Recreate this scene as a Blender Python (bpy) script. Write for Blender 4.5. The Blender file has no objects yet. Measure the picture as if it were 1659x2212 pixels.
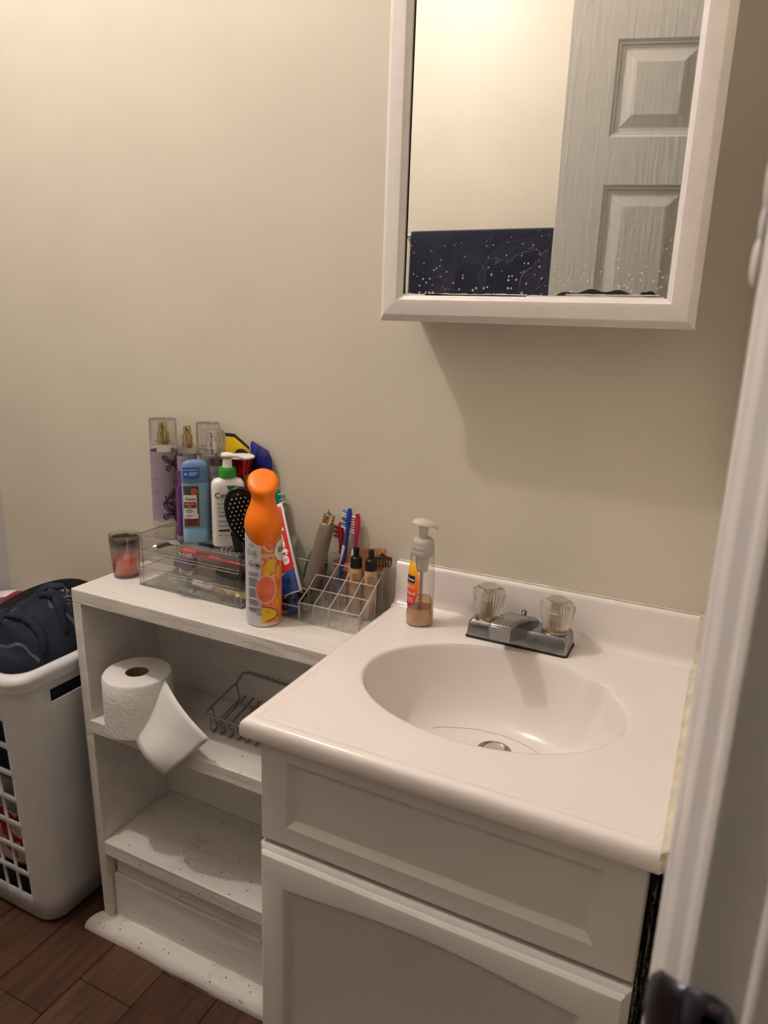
import bpy, math, random
from mathutils import Vector, Matrix
random.seed(7)
PI=math.pi; sin=math.sin; cos=math.cos
sc=bpy.context.scene; col=sc.collection
# ---------------------------------------------------------------- camera
cd=bpy.data.cameras.new('camera'); cam=bpy.data.objects.new('camera',cd); col.objects.link(cam)
RM=Matrix(((0.898,0.439,0.034),(-0.139,0.21,0.968),(-0.418,0.874,-0.25)))
YAW,PIT,ROL=0.446,-0.2524,0.0351
f_=Vector((-sin(YAW)*cos(PIT),cos(YAW)*cos(PIT),sin(PIT))); r_=Vector((cos(YAW),sin(YAW),0)); u_=r_.cross(f_)
rr=cos(ROL)*r_+sin(ROL)*u_; uu=-sin(ROL)*r_+cos(ROL)*u_
CAM=Vector((.45605,-1.02132,1.17519))
m=Matrix((rr,uu,-f_)).transposed().to_4x4(); m.translation=CAM; cam.matrix_world=m
cd.sensor_fit='HORIZONTAL'; cd.sensor_width=36; cd.lens=33.494; cd.clip_start=.01
cd.dof.use_dof=True; cd.dof.focus_distance=1.08; cd.dof.aperture_fstop=8.7
sc.camera=cam
# ---------------------------------------------------------------- world, light, exposure
w=bpy.data.worlds.new('world'); sc.world=w; w.use_nodes=True
w.node_tree.nodes['Background'].inputs[0].default_value=(.9,.85,.8,1); w.node_tree.nodes['Background'].inputs[1].default_value=.02
sc.view_settings.view_transform='Standard'; sc.view_settings.look='None'; sc.view_settings.gamma=1; sc.view_settings.use_curve_mapping=False
sc.view_settings.exposure=0.0
LIGHT=Vector((-.77,-.635,2.60)); LIGHT_W=41; LIGHT_C=(1,.905,.85)
try:
    sc.cycles.transparent_max_bounces=40; sc.cycles.max_bounces=12
except Exception: pass
# ---------------------------------------------------------------- materials
MATS={}
def srgb(r,g,b):
    f=lambda c:(c/255/12.92 if c/255<=.04045 else ((c/255+.055)/1.055)**2.4)
    return (f(r),f(g),f(b),1)
def mat(name,c,rough=.5,metal=0,bump=0,bscale=60,var=0,vscale=8,spec=.5,trans=0,ior=1.45,speck=None,stretch=None,stain=None,sss=0):
    if name in MATS: return MATS[name]
    m=bpy.data.materials.new(name); m.use_nodes=True; nt=m.node_tree; b=nt.nodes['Principled BSDF']
    c=tuple(c)[:3]+(1,)
    b.inputs['Base Color'].default_value=c; b.inputs['Roughness'].default_value=rough; b.inputs['Metallic'].default_value=metal
    b.inputs['Specular IOR Level'].default_value=spec; b.inputs['Transmission Weight'].default_value=trans; b.inputs['IOR'].default_value=ior
    if sss: b.inputs['Subsurface Weight'].default_value=sss; b.inputs['Subsurface Scale'].default_value=.01
    L=nt.links; tc=nt.nodes.new('ShaderNodeTexCoord'); mp=nt.nodes.new('ShaderNodeMapping'); L.new(tc.outputs['Object'],mp.inputs[0])
    if stretch: mp.inputs['Scale'].default_value=stretch
    src=None
    def mix(fac,a,bcol):
        x=nt.nodes.new('ShaderNodeMix'); x.data_type='RGBA'
        if a is None: x.inputs[6].default_value=c
        else: L.new(a,x.inputs[6])
        x.inputs[7].default_value=bcol; L.new(fac,x.inputs[0]); return x.outputs[2]
    def ramp(out,lo,hi,amt=1):
        r=nt.nodes.new('ShaderNodeMapRange'); r.inputs[1].default_value=lo; r.inputs[2].default_value=hi; r.inputs[4].default_value=amt; L.new(out,r.inputs[0]); return r.outputs[0]
    if var:
        n=nt.nodes.new('ShaderNodeTexNoise'); n.inputs['Scale'].default_value=vscale; n.inputs['Detail'].default_value=5; L.new(mp.outputs[0],n.inputs[0])
        src=mix(ramp(n.outputs[0],.35,.7),None,tuple(max(0,x*(1-var)) for x in c[:3])+(1,))
    if stain:   # (colour, scale, lo, amount)
        n=nt.nodes.new('ShaderNodeTexNoise'); n.inputs['Scale'].default_value=stain[1]; n.inputs['Detail'].default_value=8; n.inputs['Roughness'].default_value=.7; L.new(tc.outputs['Object'],n.inputs[0])
        src=mix(ramp(n.outputs[0],stain[2],stain[2]+.15,stain[3]),src,stain[0])
    if speck:   # (colour, scale, size)
        v=nt.nodes.new('ShaderNodeTexVoronoi'); v.inputs['Scale'].default_value=speck[1]; L.new(tc.outputs['Object'],v.inputs[0])
        src=mix(ramp(v.outputs['Distance'],speck[2],speck[2]*.6,.8),src,speck[0])
    if src: L.new(src,b.inputs['Base Color'])
    if bump:
        n=nt.nodes.new('ShaderNodeTexNoise'); n.inputs['Scale'].default_value=bscale; n.inputs['Detail'].default_value=4; L.new(mp.outputs[0],n.inputs[0])
        bp=nt.nodes.new('ShaderNodeBump'); bp.inputs['Strength'].default_value=bump; bp.inputs['Distance'].default_value=.002; L.new(n.outputs[0],bp.inputs['Height']); L.new(bp.outputs[0],b.inputs['Normal'])
    MATS[name]=m; return m
def clear(name,tint=(.93,.93,.92),refl=.12,rough=.03,edge=.45):
    if name in MATS: return MATS[name]
    m=bpy.data.materials.new(name); m.use_nodes=True; nt=m.node_tree; nt.nodes.clear(); L=nt.links
    o=nt.nodes.new('ShaderNodeOutputMaterial'); t=nt.nodes.new('ShaderNodeBsdfTransparent'); g=nt.nodes.new('ShaderNodeBsdfGlossy'); x=nt.nodes.new('ShaderNodeMixShader')
    lw=nt.nodes.new('ShaderNodeLayerWeight'); lw.inputs[0].default_value=.25
    mr=nt.nodes.new('ShaderNodeMapRange'); mr.inputs[3].default_value=refl*.4; mr.inputs[4].default_value=min(1,refl*5); L.new(lw.outputs['Facing'],mr.inputs[0])
    tm=nt.nodes.new('ShaderNodeMix'); tm.data_type='RGBA'; tm.inputs[6].default_value=tuple(tint)+(1,); tm.inputs[7].default_value=tuple(x*edge for x in tint)+(1,)
    pw_=nt.nodes.new('ShaderNodeMath'); pw_.operation='POWER'; pw_.inputs[1].default_value=4; l2=nt.nodes.new('ShaderNodeLayerWeight'); l2.inputs[0].default_value=.5; L.new(l2.outputs['Facing'],pw_.inputs[0]); L.new(pw_.outputs[0],tm.inputs[0]); L.new(tm.outputs[2],t.inputs[0])
    g.inputs['Roughness'].default_value=rough; g.inputs[0].default_value=(.95,.95,.95,1)
    L.new(mr.outputs[0],x.inputs[0]); L.new(t.outputs[0],x.inputs[1]); L.new(g.outputs[0],x.inputs[2]); L.new(x.outputs[0],o.inputs[0])
    MATS[name]=m; return m
CREAM=(.71,.655,.548)
M_wall=mat('cream_wall_paint',CREAM,.42,bump=.10,bscale=35,var=.05,vscale=5,speck=((.25,.2,.14,1),11,.014))
M_wall2=mat('white_wall_panel',(.72,.72,.74),.3)
M_ceil=mat('ceiling_paint',(.82,.79,.72),.8)
M_trim=mat('white_trim_paint',(.76,.72,.70),.35,bump=.25,bscale=50,stretch=(1,1,.25))
M_frame=mat('white_frame_paint',(.80,.75,.72),.4,bump=.35,bscale=90,var=.05,vscale=60,stretch=(1,1,1))
M_shelf=mat('worn_white_shelf_paint',(.82,.785,.745),.42,bump=1.0,bscale=80,var=.10,vscale=28,stretch=(.18,1,1),stain=((.40,.33,.25,1),11,.62,.55),speck=((.10,.07,.05,1),38,.085))
M_van=mat('white_cabinet_finish',(.72,.69,.65),.35,var=.05,vscale=9)
M_marble=mat('cultured_marble',(.88,.82,.79),.16,var=.03,vscale=7,speck=((.35,.25,.15,1),26,.018),stain=((.72,.6,.42,1),6,.68,.35))
M_caulk=mat('yellowed_caulk',(.74,.68,.53),.6,bump=.4,bscale=120,stain=((.16,.11,.05,1),70,.66,.8),var=.3,vscale=30)
M_chrome=mat('worn_chrome',(.36,.37,.38),.22,1,bump=.12,bscale=150,var=.3,vscale=50,speck=((.75,.73,.7,1),160,.12))
M_chromeb=mat('bright_chrome',(.7,.7,.7),.12,1)
M_gold=mat('gold_metal',(.66,.52,.27),.18,1)
M_grime=mat('black_grime',(.02,.015,.012),.5)
M_acr=clear('clear_acrylic',(.985,.983,.98),.06,edge=.85)
M_acre=clear('acrylic_edge',(.78,.77,.76),.30,.08,edge=.6)
M_capc=clear('clear_cap_plastic',(.95,.945,.94),.08)
M_glass=clear('clear_bottle_plastic',(.94,.935,.93),.09)
M_white=mat('white_plastic',(.85,.82,.80),.3)
M_black=mat('black_plastic',(.010,.009,.010),.38,spec=.3)
M_dark=mat('dark_void',(.01,.009,.008),.8)
def C8(r,g,b): return srgb(r,g,b)
# ---------------------------------------------------------------- geometry collector
class G:
    def __init__(s): s.v=[]; s.f=[]; s.mi=[]; s.cur=0
    def add(s,vs,fs):
        o=len(s.v); s.v+= [tuple(v) for v in vs]; s.f+=[tuple(i+o for i in f) for f in fs]; s.mi+=[s.cur]*len(fs); return s
    def box(s,x0,x1,y0,y1,z0,z1):
        return s.add([(x,y,z) for x in (x0,x1) for y in (y0,y1) for z in (z0,z1)],[(0,1,3,2),(4,6,7,5),(0,4,5,1),(2,3,7,6),(0,2,6,4),(1,5,7,3)])
    def hexa(s,p): # 8 pts: bottom 4 ccw, top 4 ccw
        return s.add(p,[(3,2,1,0),(4,5,6,7),(0,1,5,4),(1,2,6,5),(2,3,7,6),(3,0,4,7)])
    def loft(s,rings,c0=True,c1=True,closed=True):
        n=len(rings[0]); vs=[p for r in rings for p in r]; fs=[]
        for i in range(len(rings)-1):
            for j in range(n if closed else n-1):
                k=(j+1)%n; fs.append((i*n+j,i*n+k,(i+1)*n+k,(i+1)*n+j))
        if c0: fs.append(tuple(range(n))[::-1])
        if c1: fs.append(tuple((len(rings)-1)*n+j for j in range(n)))
        return s.add(vs,fs)
    def lathe(s,prof,n=32,cx=0,cy=0,fl=None,c0=True,c1=True):
        rings=[]
        for r,z in prof:
            rings.append([(cx+(r*(fl(2*PI*j/n,z) if fl else 1))*cos(2*PI*j/n),cy+(r*(fl(2*PI*j/n,z) if fl else 1))*sin(2*PI*j/n),z) for j in range(n)])
        return s.loft(rings,c0,c1)
    def tube(s,path,r,n=8,cap=True,closed=False,flat=None):
        P=[Vector(p) for p in path]; rings=[]; up=Vector((0,0,1)); N=len(P); prev=None
        for i,p in enumerate(P):
            a=P[(i-1)%N] if (closed or i>0) else p; b=P[(i+1)%N] if (closed or i<N-1) else p
            t=(b-a).normalized()
            if prev is None: x=t.cross(up if abs(t.z)<.9 else Vector((1,0,0))).normalized()
            else:
                x=(prev-t*prev.dot(t)); x=x.normalized() if x.length>1e-6 else prev
            prev=x; y=t.cross(x); ri=r[i] if isinstance(r,(list,tuple)) else r; fy=flat or 1
            rings.append([p+x*(ri*cos(2*PI*j/n))+y*(ri*fy*sin(2*PI*j/n)) for j in range(n)])
        if closed: rings.append(rings[0]); cap=False
        return s.loft(rings,cap,cap)
    def grid(s,pts,close=False): # pts[i][j]
        n=len(pts[0]); return s.add([p for r in pts for p in r],[(i*n+j,i*n+j+1,(i+1)*n+j+1,(i+1)*n+j) for i in range(len(pts)-1) for j in range(n-1)])
    def sphere(s,c,r,n=12,m=8,sx=1,sy=1,sz=1):
        return s.loft([[(c[0]+r*sx*sin(PI*i/m)*cos(2*PI*j/n),c[1]+r*sy*sin(PI*i/m)*sin(2*PI*j/n),c[2]-r*sz*cos(PI*i/m)) for j in range(n)] for i in range(1,m)])
    def plate(s,poly,th,axis=1,at=0): # polygon in (u,v) extruded along y
        n=len(poly); return s.loft([[(u,at,v) for u,v in poly],[(u,at+th,v) for u,v in poly]])
    def build(s,name,mats,parent=None,smooth=True,bevel=0,solid=0,loc=None,ang=35,sub=0,bseg=2):
        me=bpy.data.meshes.new(name); me.from_pydata(s.v,[],s.f)
        for mm in (mats if isinstance(mats,(list,tuple)) else [mats]): me.materials.append(mm)
        for p,i in zip(me.polygons,s.mi): p.material_index=i
        me.validate(); 
        import bmesh
        bm=bmesh.new(); bm.from_mesh(me)
        if s.fixn: bmesh.ops.recalc_face_normals(bm,faces=bm.faces)
        bm.to_mesh(me); bm.free()
        o=bpy.data.objects.new(name,me); col.objects.link(o)
        if parent: o.parent=parent
        if loc: o.location=loc
        if smooth:
            me.polygons.foreach_set('use_smooth',[True]*len(me.polygons))
            try: me.set_sharp_from_angle(angle=math.radians(ang))
            except Exception: pass
        if solid: q=o.modifiers.new('s','SOLIDIFY'); q.thickness=solid; q.offset=0
        if bevel: q=o.modifiers.new('b','BEVEL'); q.width=bevel; q.segments=bseg; q.limit_method='ANGLE'; q.angle_limit=math.radians(35); q.harden_normals=False
        if sub: q=o.modifiers.new('u','SUBSURF'); q.levels=sub; q.render_levels=sub
        return o
    fixn=True
def thing(name,label,cat,loc=(0,0,0),rz=0,group=None,mw=None):
    o=bpy.data.objects.new(name,None); col.objects.link(o); o.empty_display_size=.02
    if mw is not None: o.matrix_world=mw
    else: o.location=loc; o.rotation_euler=(0,0,rz)
    o['label']=label; o['category']=cat
    if group: o['group']=group
    return o
def tag(o,label,cat,group=None):
    o['label']=label; o['category']=cat
    if group: o['group']=group
    return o
def struct(o,label=None):
    o['kind']='structure'
    if label: o['label']=label
    return o
def lab(o,t): o['label']=t; return o
def facing(x,y,extra=0): return math.atan2(CAM.y-y,CAM.x-x)+PI/2+extra   # local -y looks towards the camera position
def lean(base,tip,face=None,roll=0):
    z=(Vector(tip)-Vector(base)).normalized(); fc=(face or (CAM-Vector(base))).normalized()
    x=(-fc).cross(z).normalized()*1.0; x=x if x.length else Vector((1,0,0)); y=z.cross(x)
    M=Matrix((x,y,z)).transposed().to_4x4(); M.translation=Vector(base)
    return M@Matrix.Rotation(roll,4,'Z')
def sq(rx,ry,n=2,N=32,cx=0,cy=0,z=0):
    out=[]
    for j in range(N):
        a=2*PI*j/N; c=cos(a); s=sin(a); e=2/n
        out.append((cx+rx*math.copysign(abs(c)**e,c),cy+ry*math.copysign(abs(s)**e,s),z))
    return out
_tc={}
def text_tris(txt,size=1,shear=0,bold=0):
    k=(txt,shear,bold)
    if k not in _tc:
        cu=bpy.data.curves.new('t','FONT'); cu.body=txt; cu.size=1; cu.shear=shear; cu.offset=bold; cu.resolution_u=3; cu.align_x='LEFT'; cu.fill_mode='BOTH'
        ob=bpy.data.objects.new('t',cu); col.objects.link(ob)
        bpy.context.view_layer.update()
        me=bpy.data.meshes.new_from_object(ob.evaluated_get(bpy.context.evaluated_depsgraph_get()))
        _tc[k]=([tuple(v.co[:2]) for v in me.vertices],[tuple(p.vertices) for p in me.polygons])
        bpy.data.objects.remove(ob); bpy.data.curves.remove(cu); bpy.data.meshes.remove(me)
    vs,fs=_tc[k]; xs=[v[0] for v in vs] or [0]
    x0=min(xs); w=max(xs)-x0
    return [((x-x0)*size,y*size) for x,y in vs],fs,w*size
def put_text(g,txt,size,fn,x0,z0,shear=0,bold=0,width=None,align='l',rot=0):
    vs,fs,w=text_tris(txt,size,shear,bold)
    k=(width/w) if width else 1
    off={'l':0,'c':-(width or w)/2,'r':-(width or w)}[align]
    P=[]
    for x,y in vs:
        x=x*k+off
        if rot: x,y=x*cos(rot)-y*sin(rot),x*sin(rot)+y*cos(rot)
        P.append(fn(x0+x,z0+y))
    g.add(P,fs); return g
def poly(g,pts,fn,sub=6): # convex-ish polygon fan subdivided so it follows a curved surface
    cx=sum(p[0] for p in pts)/len(pts); cz=sum(p[1] for p in pts)/len(pts)
    n=len(pts); vs=[fn(cx,cz)]; fs=[]
    for k in range(1,sub+1):
        t=k/sub; vs+=[fn(cx+(p[0]-cx)*t,cz+(p[1]-cz)*t) for p in pts]
    for j in range(n):
        fs.append((0,1+j,1+(j+1)%n))
        for k in range(sub-1):
            a=1+k*n+j; b=1+k*n+(j+1)%n; fs.append((a,a+n,b+n,b))
    g.add(vs,fs); return g
def rect(g,x0,x1,z0,z1,fn,nx=10,nz=2):
    return g.grid([[fn(x0+(x1-x0)*i/nx,z0+(z1-z0)*k/nz) for i in range(nx+1)] for k in range(nz+1)])
def circ(cx,cz,rx,rz,n=20,a0=0,rot=0):
    out=[]
    for j in range(n):
        x=rx*cos(2*PI*j/n+a0); z=rz*sin(2*PI*j/n+a0); out.append((cx+x*cos(rot)-z*sin(rot),cz+x*sin(rot)+z*cos(rot)))
    return out
def cylfn(r,off=.0004): return lambda x,z:(((r+off)*sin(x/r)),-(r+off)*cos(x/r),z)       # x = arc length right of centre
def sefn(rx,ry,n,off=.0004): return lambda x,z:(x,-(ry+off)*(max(0,1-abs(min(1,x/rx))**n))**(1/n),z)
def pr(g,name,m,parent): g.fixn=False; return g.build(name,m,parent,smooth=False)
T=.737
# ================================================================= SETTING
XL,XR,YF,ZC=-.975,.463,-1.62,2.69
struct(G().box(XL-.05,1.65,0,.06,-.02,ZC).build('wall_back',M_wall,smooth=False),'cream painted wall behind the sink')
struct(G().box(XL-.06,XL,YF-.06,0,-.02,ZC).build('wall_left',M_wall2,smooth=False),'pale grey-white wall at the left end')
struct(G().box(XL,1.65,YF-.06,YF,-.02,ZC).build('wall_front',M_wall,smooth=False),'cream wall seen in the mirror behind the towel')
struct(G().box(XR,.585,-.645,0,-.02,ZC).box(.475,.585,-.694,-.645,-.02,ZC).box(XR,.585,YF,-1.47,-.02,ZC).box(XR,.585,-1.47,-.694,2.12,ZC).build('wall_right',M_wall,smooth=False),'cream wall at the right of the sink, cut by the doorway')
struct(G().box(1.6,1.65,YF,0,-.02,ZC).build('wall_hall',M_wall,smooth=False))
struct(G().box(XL-.06,1.65,YF-.06,.06,ZC,ZC+.05).build('ceiling',M_ceil,smooth=False))
fl=struct(G().box(XL-.06,1.65,YF-.06,.06,-.06,-.012).build('floor',mat('dark_subfloor',(.02,.012,.008),.8),smooth=False),'dark brown wood plank floor')
def woodmat(i,c):
    m=mat('dark_wood_%d'%i,c,.33,bump=.25,bscale=22,stretch=(9,.8,1),var=.55,vscale=9)
    return m
WM=[woodmat(0,(.105,.050,.030)),woodmat(1,(.088,.040,.024)),woodmat(2,(.12,.060,.036))]
pw=.125
for i in range(14):
    x=XL+i*pw*1.0
    cuts=[YF-.02, YF+.35+((i*37)%60)/100, YF+1.0+((i*53)%45)/100, 0]
    for a,b in zip(cuts[:-1],cuts[1:]):
        g=G().box(x+.0006,x+pw-.0006,a+.0006,b-.0006,-.012,0); o=g.build('plank',WM[(i*2+int(a*10))%3],fl,smooth=False,bevel=.0008,bseg=1)
# door casing, jamb with strike plate
def casing(name,y_out,sgn,label):
    # profile (distance from outer edge, face x); runs vertically
    pf=[(0,XR+.001),(0,.4592),(.004,.4585),(.014,.4588),(.018,.4605),(.022,.4650),(.026,.4615),(.034,.4625),(.039,.4650),(.043,.4710),(.048,.4735),(.052,.4722),(.0555,.4735),(.0555,.480),(0,.480)]
    g=G(); g.loft([[(x,y_out+sgn*d,z) for d,x in pf] for z in (0,2.17)])
    return struct(g.build(name,M_trim,ang=20),label)
cs=casing('trim_1',-.642,-1,'fluted white door casing beside the sink')
# old lumps of paint and joint near eye height on the casing edge
g=G(); g.sphere((.4572,-.646,1.243),.006,10,7,.35,1,2.2).sphere((.4570,-.646,1.225),.005,10,7,.35,1,1.6).sphere((.4566,-.646,1.209),.006,10,7,.4,1,1.8); g.build('paint_drip',M_trim,cs)
g=G().box(.4535,.4600,-.66,-.641,1.262,1.30); g.build('latch_bracket',mat('cream_hinge_paint',(.74,.62,.52),.4),cs,bevel=.002)
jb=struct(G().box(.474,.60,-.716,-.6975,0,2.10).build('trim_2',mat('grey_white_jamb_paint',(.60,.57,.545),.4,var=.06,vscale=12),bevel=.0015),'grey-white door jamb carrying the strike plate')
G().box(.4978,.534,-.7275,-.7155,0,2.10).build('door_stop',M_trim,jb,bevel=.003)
# strike plate with a curved lip
g=G()
ZS=.018
def pl(x,z): return (x,-.7168,z+ZS)
out=[(.474,.800),(.474,.866),(.486,.8665),(.4925,.864),(.4955,.858),(.4965,.850),(.4965,.822),(.4955,.812),(.491,.803)]
hole=[(.482,.812),(.482,.855),(.484,.8565),(.4905,.855),(.491,.850),(.491,.824),(.4905,.814),(.488,.812),(.484,.811)]
for yy in (0,):
    g.loft([[pl(x,z) for x,z in out],[pl(x,z) for x,z in hole],[(x,-.7145,z+ZS) for x,z in hole]],False,False)
rows=[]
for k in range(9):
    z=.800+ZS+.066*k/8; hh=abs(k-4)/4; w=.016*math.sqrt(max(0,1-hh**2.2)); row=[]
    for j in range(7):
        t=j/6; row.append((.474-w*t,-.7168+.020*t*t*(w/.016+.001),z))
    rows.append(row)
g.grid(rows)
st=g.build('strike_plate',mat('dark_blued_steel',(.10,.10,.13),.28,1),jb,solid=.0012)
G().box(.4815,.4915,-.7160,-.7120,.8115+ZS,.8570+ZS).build('latch_hole',M_dark,st,smooth=False)
gg=G(); gg.sphere((.4868,-.7172,.8612+ZS),.0028,12,6,1,.35,1); gg.build('screw',mat('screw_steel',(.30,.26,.26),.35,1),st)
# far casing/jamb of the doorway
struct(G().box(.458,.60,-1.47,-1.452,0,2.10).build('trim_3',M_trim),'white jamb on the far side of the doorway')
struct(G().box(.458,.60,-1.452,-.716,2.08,2.10).build('trim_4',M_trim))
# room door (seen in the mirror)
ang=math.radians(16)
M_door=mat('grey_white_door_paint',(.60,.59,.57),.38,bump=1.0,bscale=26,stretch=(3.5,1,.30))
dm=Matrix.Rotation(-ang,4,'Z'); dm.translation=Vector((-.043,-1.2,0))
dr=bpy.data.objects.new('door_1',None); col.objects.link(dr); dr.matrix_world=dm; struct(dr,'grey-white six-panel door standing open, seen in the mirror')
DW=.745; pu=[(.117,.335),(.41,.628)]; pz=[(1.673,1.898),(.95,1.559),(.25,.76)]
g=G(); th=-.034
for a,b in ((0,.117),(.335,.41),(.628,DW)): g.box(a,b,th,0,.012,2.03)
for a,b in pu:
    for z0,z1 in ((.012,.25),(.76,.95),(1.559,1.673),(1.898,2.03)): g.box(a,b,th,0,z0,z1)
    for z0,z1 in pz: g.box(a,b,th+.012,-.02,z0,z1)
g.build('door_leaf',M_door,dr,smooth=False)
def rring(a,b,c,d,y,z=None): return [(a,y,c),(b,y,c),(b,y,d),(a,y,d)]
for a,b in pu:
    for z0,z1 in pz:
        rs=[]
        for ins,y in ((0,0),(.003,-.002),(.007,-.0045),(.010,-.0045),(.013,-.0085),(.020,-.0095),(.024,-.0095),(.050,-.0012),(.0525,-.0005),(.054,-.0005)):
            rs.append(rring(a+ins,b-ins,z0+ins,z1-ins,y))
        G().loft(rs,False,True).build('panel',M_door,dr,smooth=False)
hb=G(); hb.tube([(DW-.69,0,.95),(DW-.69,.045,.95)],.012,16).sphere((DW-.69,.058,.95),.026,20,12); hb.build('door_knob',M_chromeb,dr)
# ================================================================= CEILING LIGHT
cl=thing('ceiling_light','small round flush ceiling light above the left of the room','light',(LIGHT.x,LIGHT.y,ZC))
G().lathe([(.045,0),(.045,-.012),(.020,-.018)],36).build('base_plate',M_white,cl)
gb=mat('glowing_globe',(1,1,1),.5); LR=.027
nt=gb.node_tree; b=nt.nodes['Principled BSDF']; b.inputs['Emission Color'].default_value=LIGHT_C+(1,); b.inputs['Emission Strength'].default_value=LIGHT_W/(39.48*LR**2)
G().lathe([(.020,-.017),(.022,-.040),(.020,-.066)],24,c1=False).build('globe_holder',M_white,cl)
G().sphere((0,0,-.110),LR,32,20).build('globe',gb,cl)
# ================================================================= VANITY CABINET
vc=thing('vanity_cabinet','white vanity cabinet with a false drawer front over an arched-panel door','cabinet',(.234,-.21,0))
def L(x,y): return (x-.234,y+.21)
def box(g,x0,x1,y0,y1,z0,z1): return g.box(x0-.234,x1-.234,y0+.21,y1+.21,z0,z1)
g=G()
box(g,.022,.036,-.405,-.005,0,.7205); box(g,.434,.448,-.405,-.005,0,.7205); box(g,.036,.434,-.405,-.395,.09,.105); box(g,.036,.434,-.35,-.34,0,.09); box(g,.036,.434,-.40,-.005,.09,.105); box(g,.036,.434,-.02,-.008,.105,.7205); box(g,.036,.434,-.405,-.385,.565,.59); box(g,.036,.434,-.405,-.39,.705,.7205)
g.build('carcass',M_van,vc,smooth=False)
def outline(x0,x1,z0,z1,arch=0,n=16):
    pts=[(x0,z0),(x1,z0)]
    for i in range(n+1):
        t=i/n; x=x1+(x0-x1)*t; pts.append((x,z1+arch*(sin(PI*t)**1.3 if 0<t<1 else 0)))
    return pts
def front(name,x0,x1,z0,z1,yf,ins,arch,steps,edge,th=.016):
    g=G(); rs=[]
    for i,(d,y) in enumerate(edge): rs.append([(a-.234,yf+y+.21,c) for a,c in outline(x0+d,x1-d,z0+d,z1-d)])
    rs=[[(p[0],yf+th+.21,p[2]) for p in rs[0]]]+rs
    for d,y in steps: rs.append([(a-.234,yf+y+.21,c) for a,c in outline(x0+ins[0]+d,x1-ins[1]-d,z0+ins[2]+d,z1-ins[3]-d,arch)])
    g.loft(rs); return g.build(name,M_van,vc,ang=25)
front('drawer_front',.0195,.4475,.5785,.7185,-.4185,(.036,.040,.026,.027),0,[(0,0),(.0015,.0012),(.009,.006),(.0115,.0062)],[(.0,.002),(.002,0)])
front('door',.0205,.4475,.110,.5735,-.4300,(.038,.042,.045,.0445),.013,[(0,0),(.0015,.0012),(.008,.005),(.0115,.0062)],[(0,.010),(.0025,.0075),(.005,.0065),(.0055,.0035),(.008,.0008),(.011,0)],th=.024)
# patterned cloth stuffed in the gap at the right
M_pat=mat('dark_patterned_cloth',(.012,.010,.010),.7)
nt=M_pat.node_tree; tc=nt.nodes.new('ShaderNodeTexCoord'); mp=nt.nodes.new('ShaderNodeMapping'); mp.inputs['Scale'].default_value=(60,60,60); nt.links.new(tc.outputs['Object'],mp.inputs[0])
wv=nt.nodes.new('ShaderNodeTexWave'); wv.inputs['Scale'].default_value=1.1; wv.inputs['Distortion'].default_value=9; wv.inputs['Detail Scale'].default_value=1.4; nt.links.new(mp.outputs[0],wv.inputs[0])
cr=nt.nodes.new('ShaderNodeValToRGB'); e=cr.color_ramp.elements; e[0].position=.80; e[0].color=(.012,.010,.010,1); e[1].position=.93; e[1].color=(.30,.25,.17,1); nt.links.new(wv.outputs[0],cr.inputs[0]); nt.links.new(cr.outputs[0],nt.nodes['Principled BSDF'].inputs['Base Color'])
g=G(); rows=[]
for k in range(26):
    z=.03+k*.027; rows.append([(.4495+.0125*j/5,-.405+.010*sin(k*.9+j*1.7)+.006*sin(j*2.2),z) for j in range(6)])
g.grid(rows); o=g.build('patterned_bag',M_pat,solid=.002); tag(o,'dark bag with a pale scroll pattern wedged between vanity and wall','bag')
# ================================================================= VANITY TOP
vt=thing('sink_countertop','pinkish-white cultured marble sink top with oval basin and backsplash','sink',(.2285,-.216,T))
W_,D_=.457,.432; OX,OY=.2285,-.216
def VT(x,y,z): return (x-OX,y-OY,z-T)
N=128; cx,cy,a_,b_=.230,-.222,.168,.127
def ell(th):
    k=1-.035*math.exp(-((th-.88)/.07)**2)+.03*math.exp(-((th-.70)/.08)**2)-.018*math.exp(-((th-.50)/.07)**2)
    return k
def rectpt(th,d,x0=0,x1=W_,y0=-D_,y1=-.013):
    c,s=cos(th),sin(th); t=1e9
    # corner-rounded rectangle by ray
    X0,X1,Y0,Y1=x0+d,x1-d*.3,y0+d,y1
    if c>1e-9: t=min(t,(X1-cx)/c)
    if c<-1e-9: t=min(t,(X0-cx)/c)
    if s>1e-9: t=min(t,(Y1-cy)/s)
    if s<-1e-9: t=min(t,(Y0-cy)/s)
    return cx+c*t,cy+s*t
# angles incl. exact corners
ths=sorted([2*PI*j/N-PI for j in range(N)]+[math.atan2(Y-cy,X-cx) for X,Y in ((0,-D_),(W_,-D_),(W_,-.013),(0,-.013))])
rings=[]
prof=[(.10,-.1195),(.16,-.1193),(.30,-.1180),(.45,-.1155),(.58,-.1115),(.70,-.1045),(.79,-.0935),(.86,-.077),(.91,-.058),(.945,-.038),(.968,-.0205),(.983,-.0092),(.994,-.0034),(1.005,-.0008),(1.03,0)]
for s_,dz in prof:
    k0=1-s_; sh=.040*max(0,1-s_)
    rings.append([VT(cx+a_*s_*(1+(ell(t)-1)*s_**4)*cos(t),cy+sh+b_*s_*(1+(ell(t)-1)*s_**4)*sin(t),T+dz) for t in ths])
for f in (.25,.5,.75):
    rr_=[]
    for t in ths:
        ex,ey=cx+a_*1.03*cos(t)*ell(t),cy+b_*1.03*sin(t)*ell(t); qx,qy=rectpt(t,.024); rr_.append(VT(ex+(qx-ex)*f,ey+(qy-ey)*f,T))
    rings.append(rr_)
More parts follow.
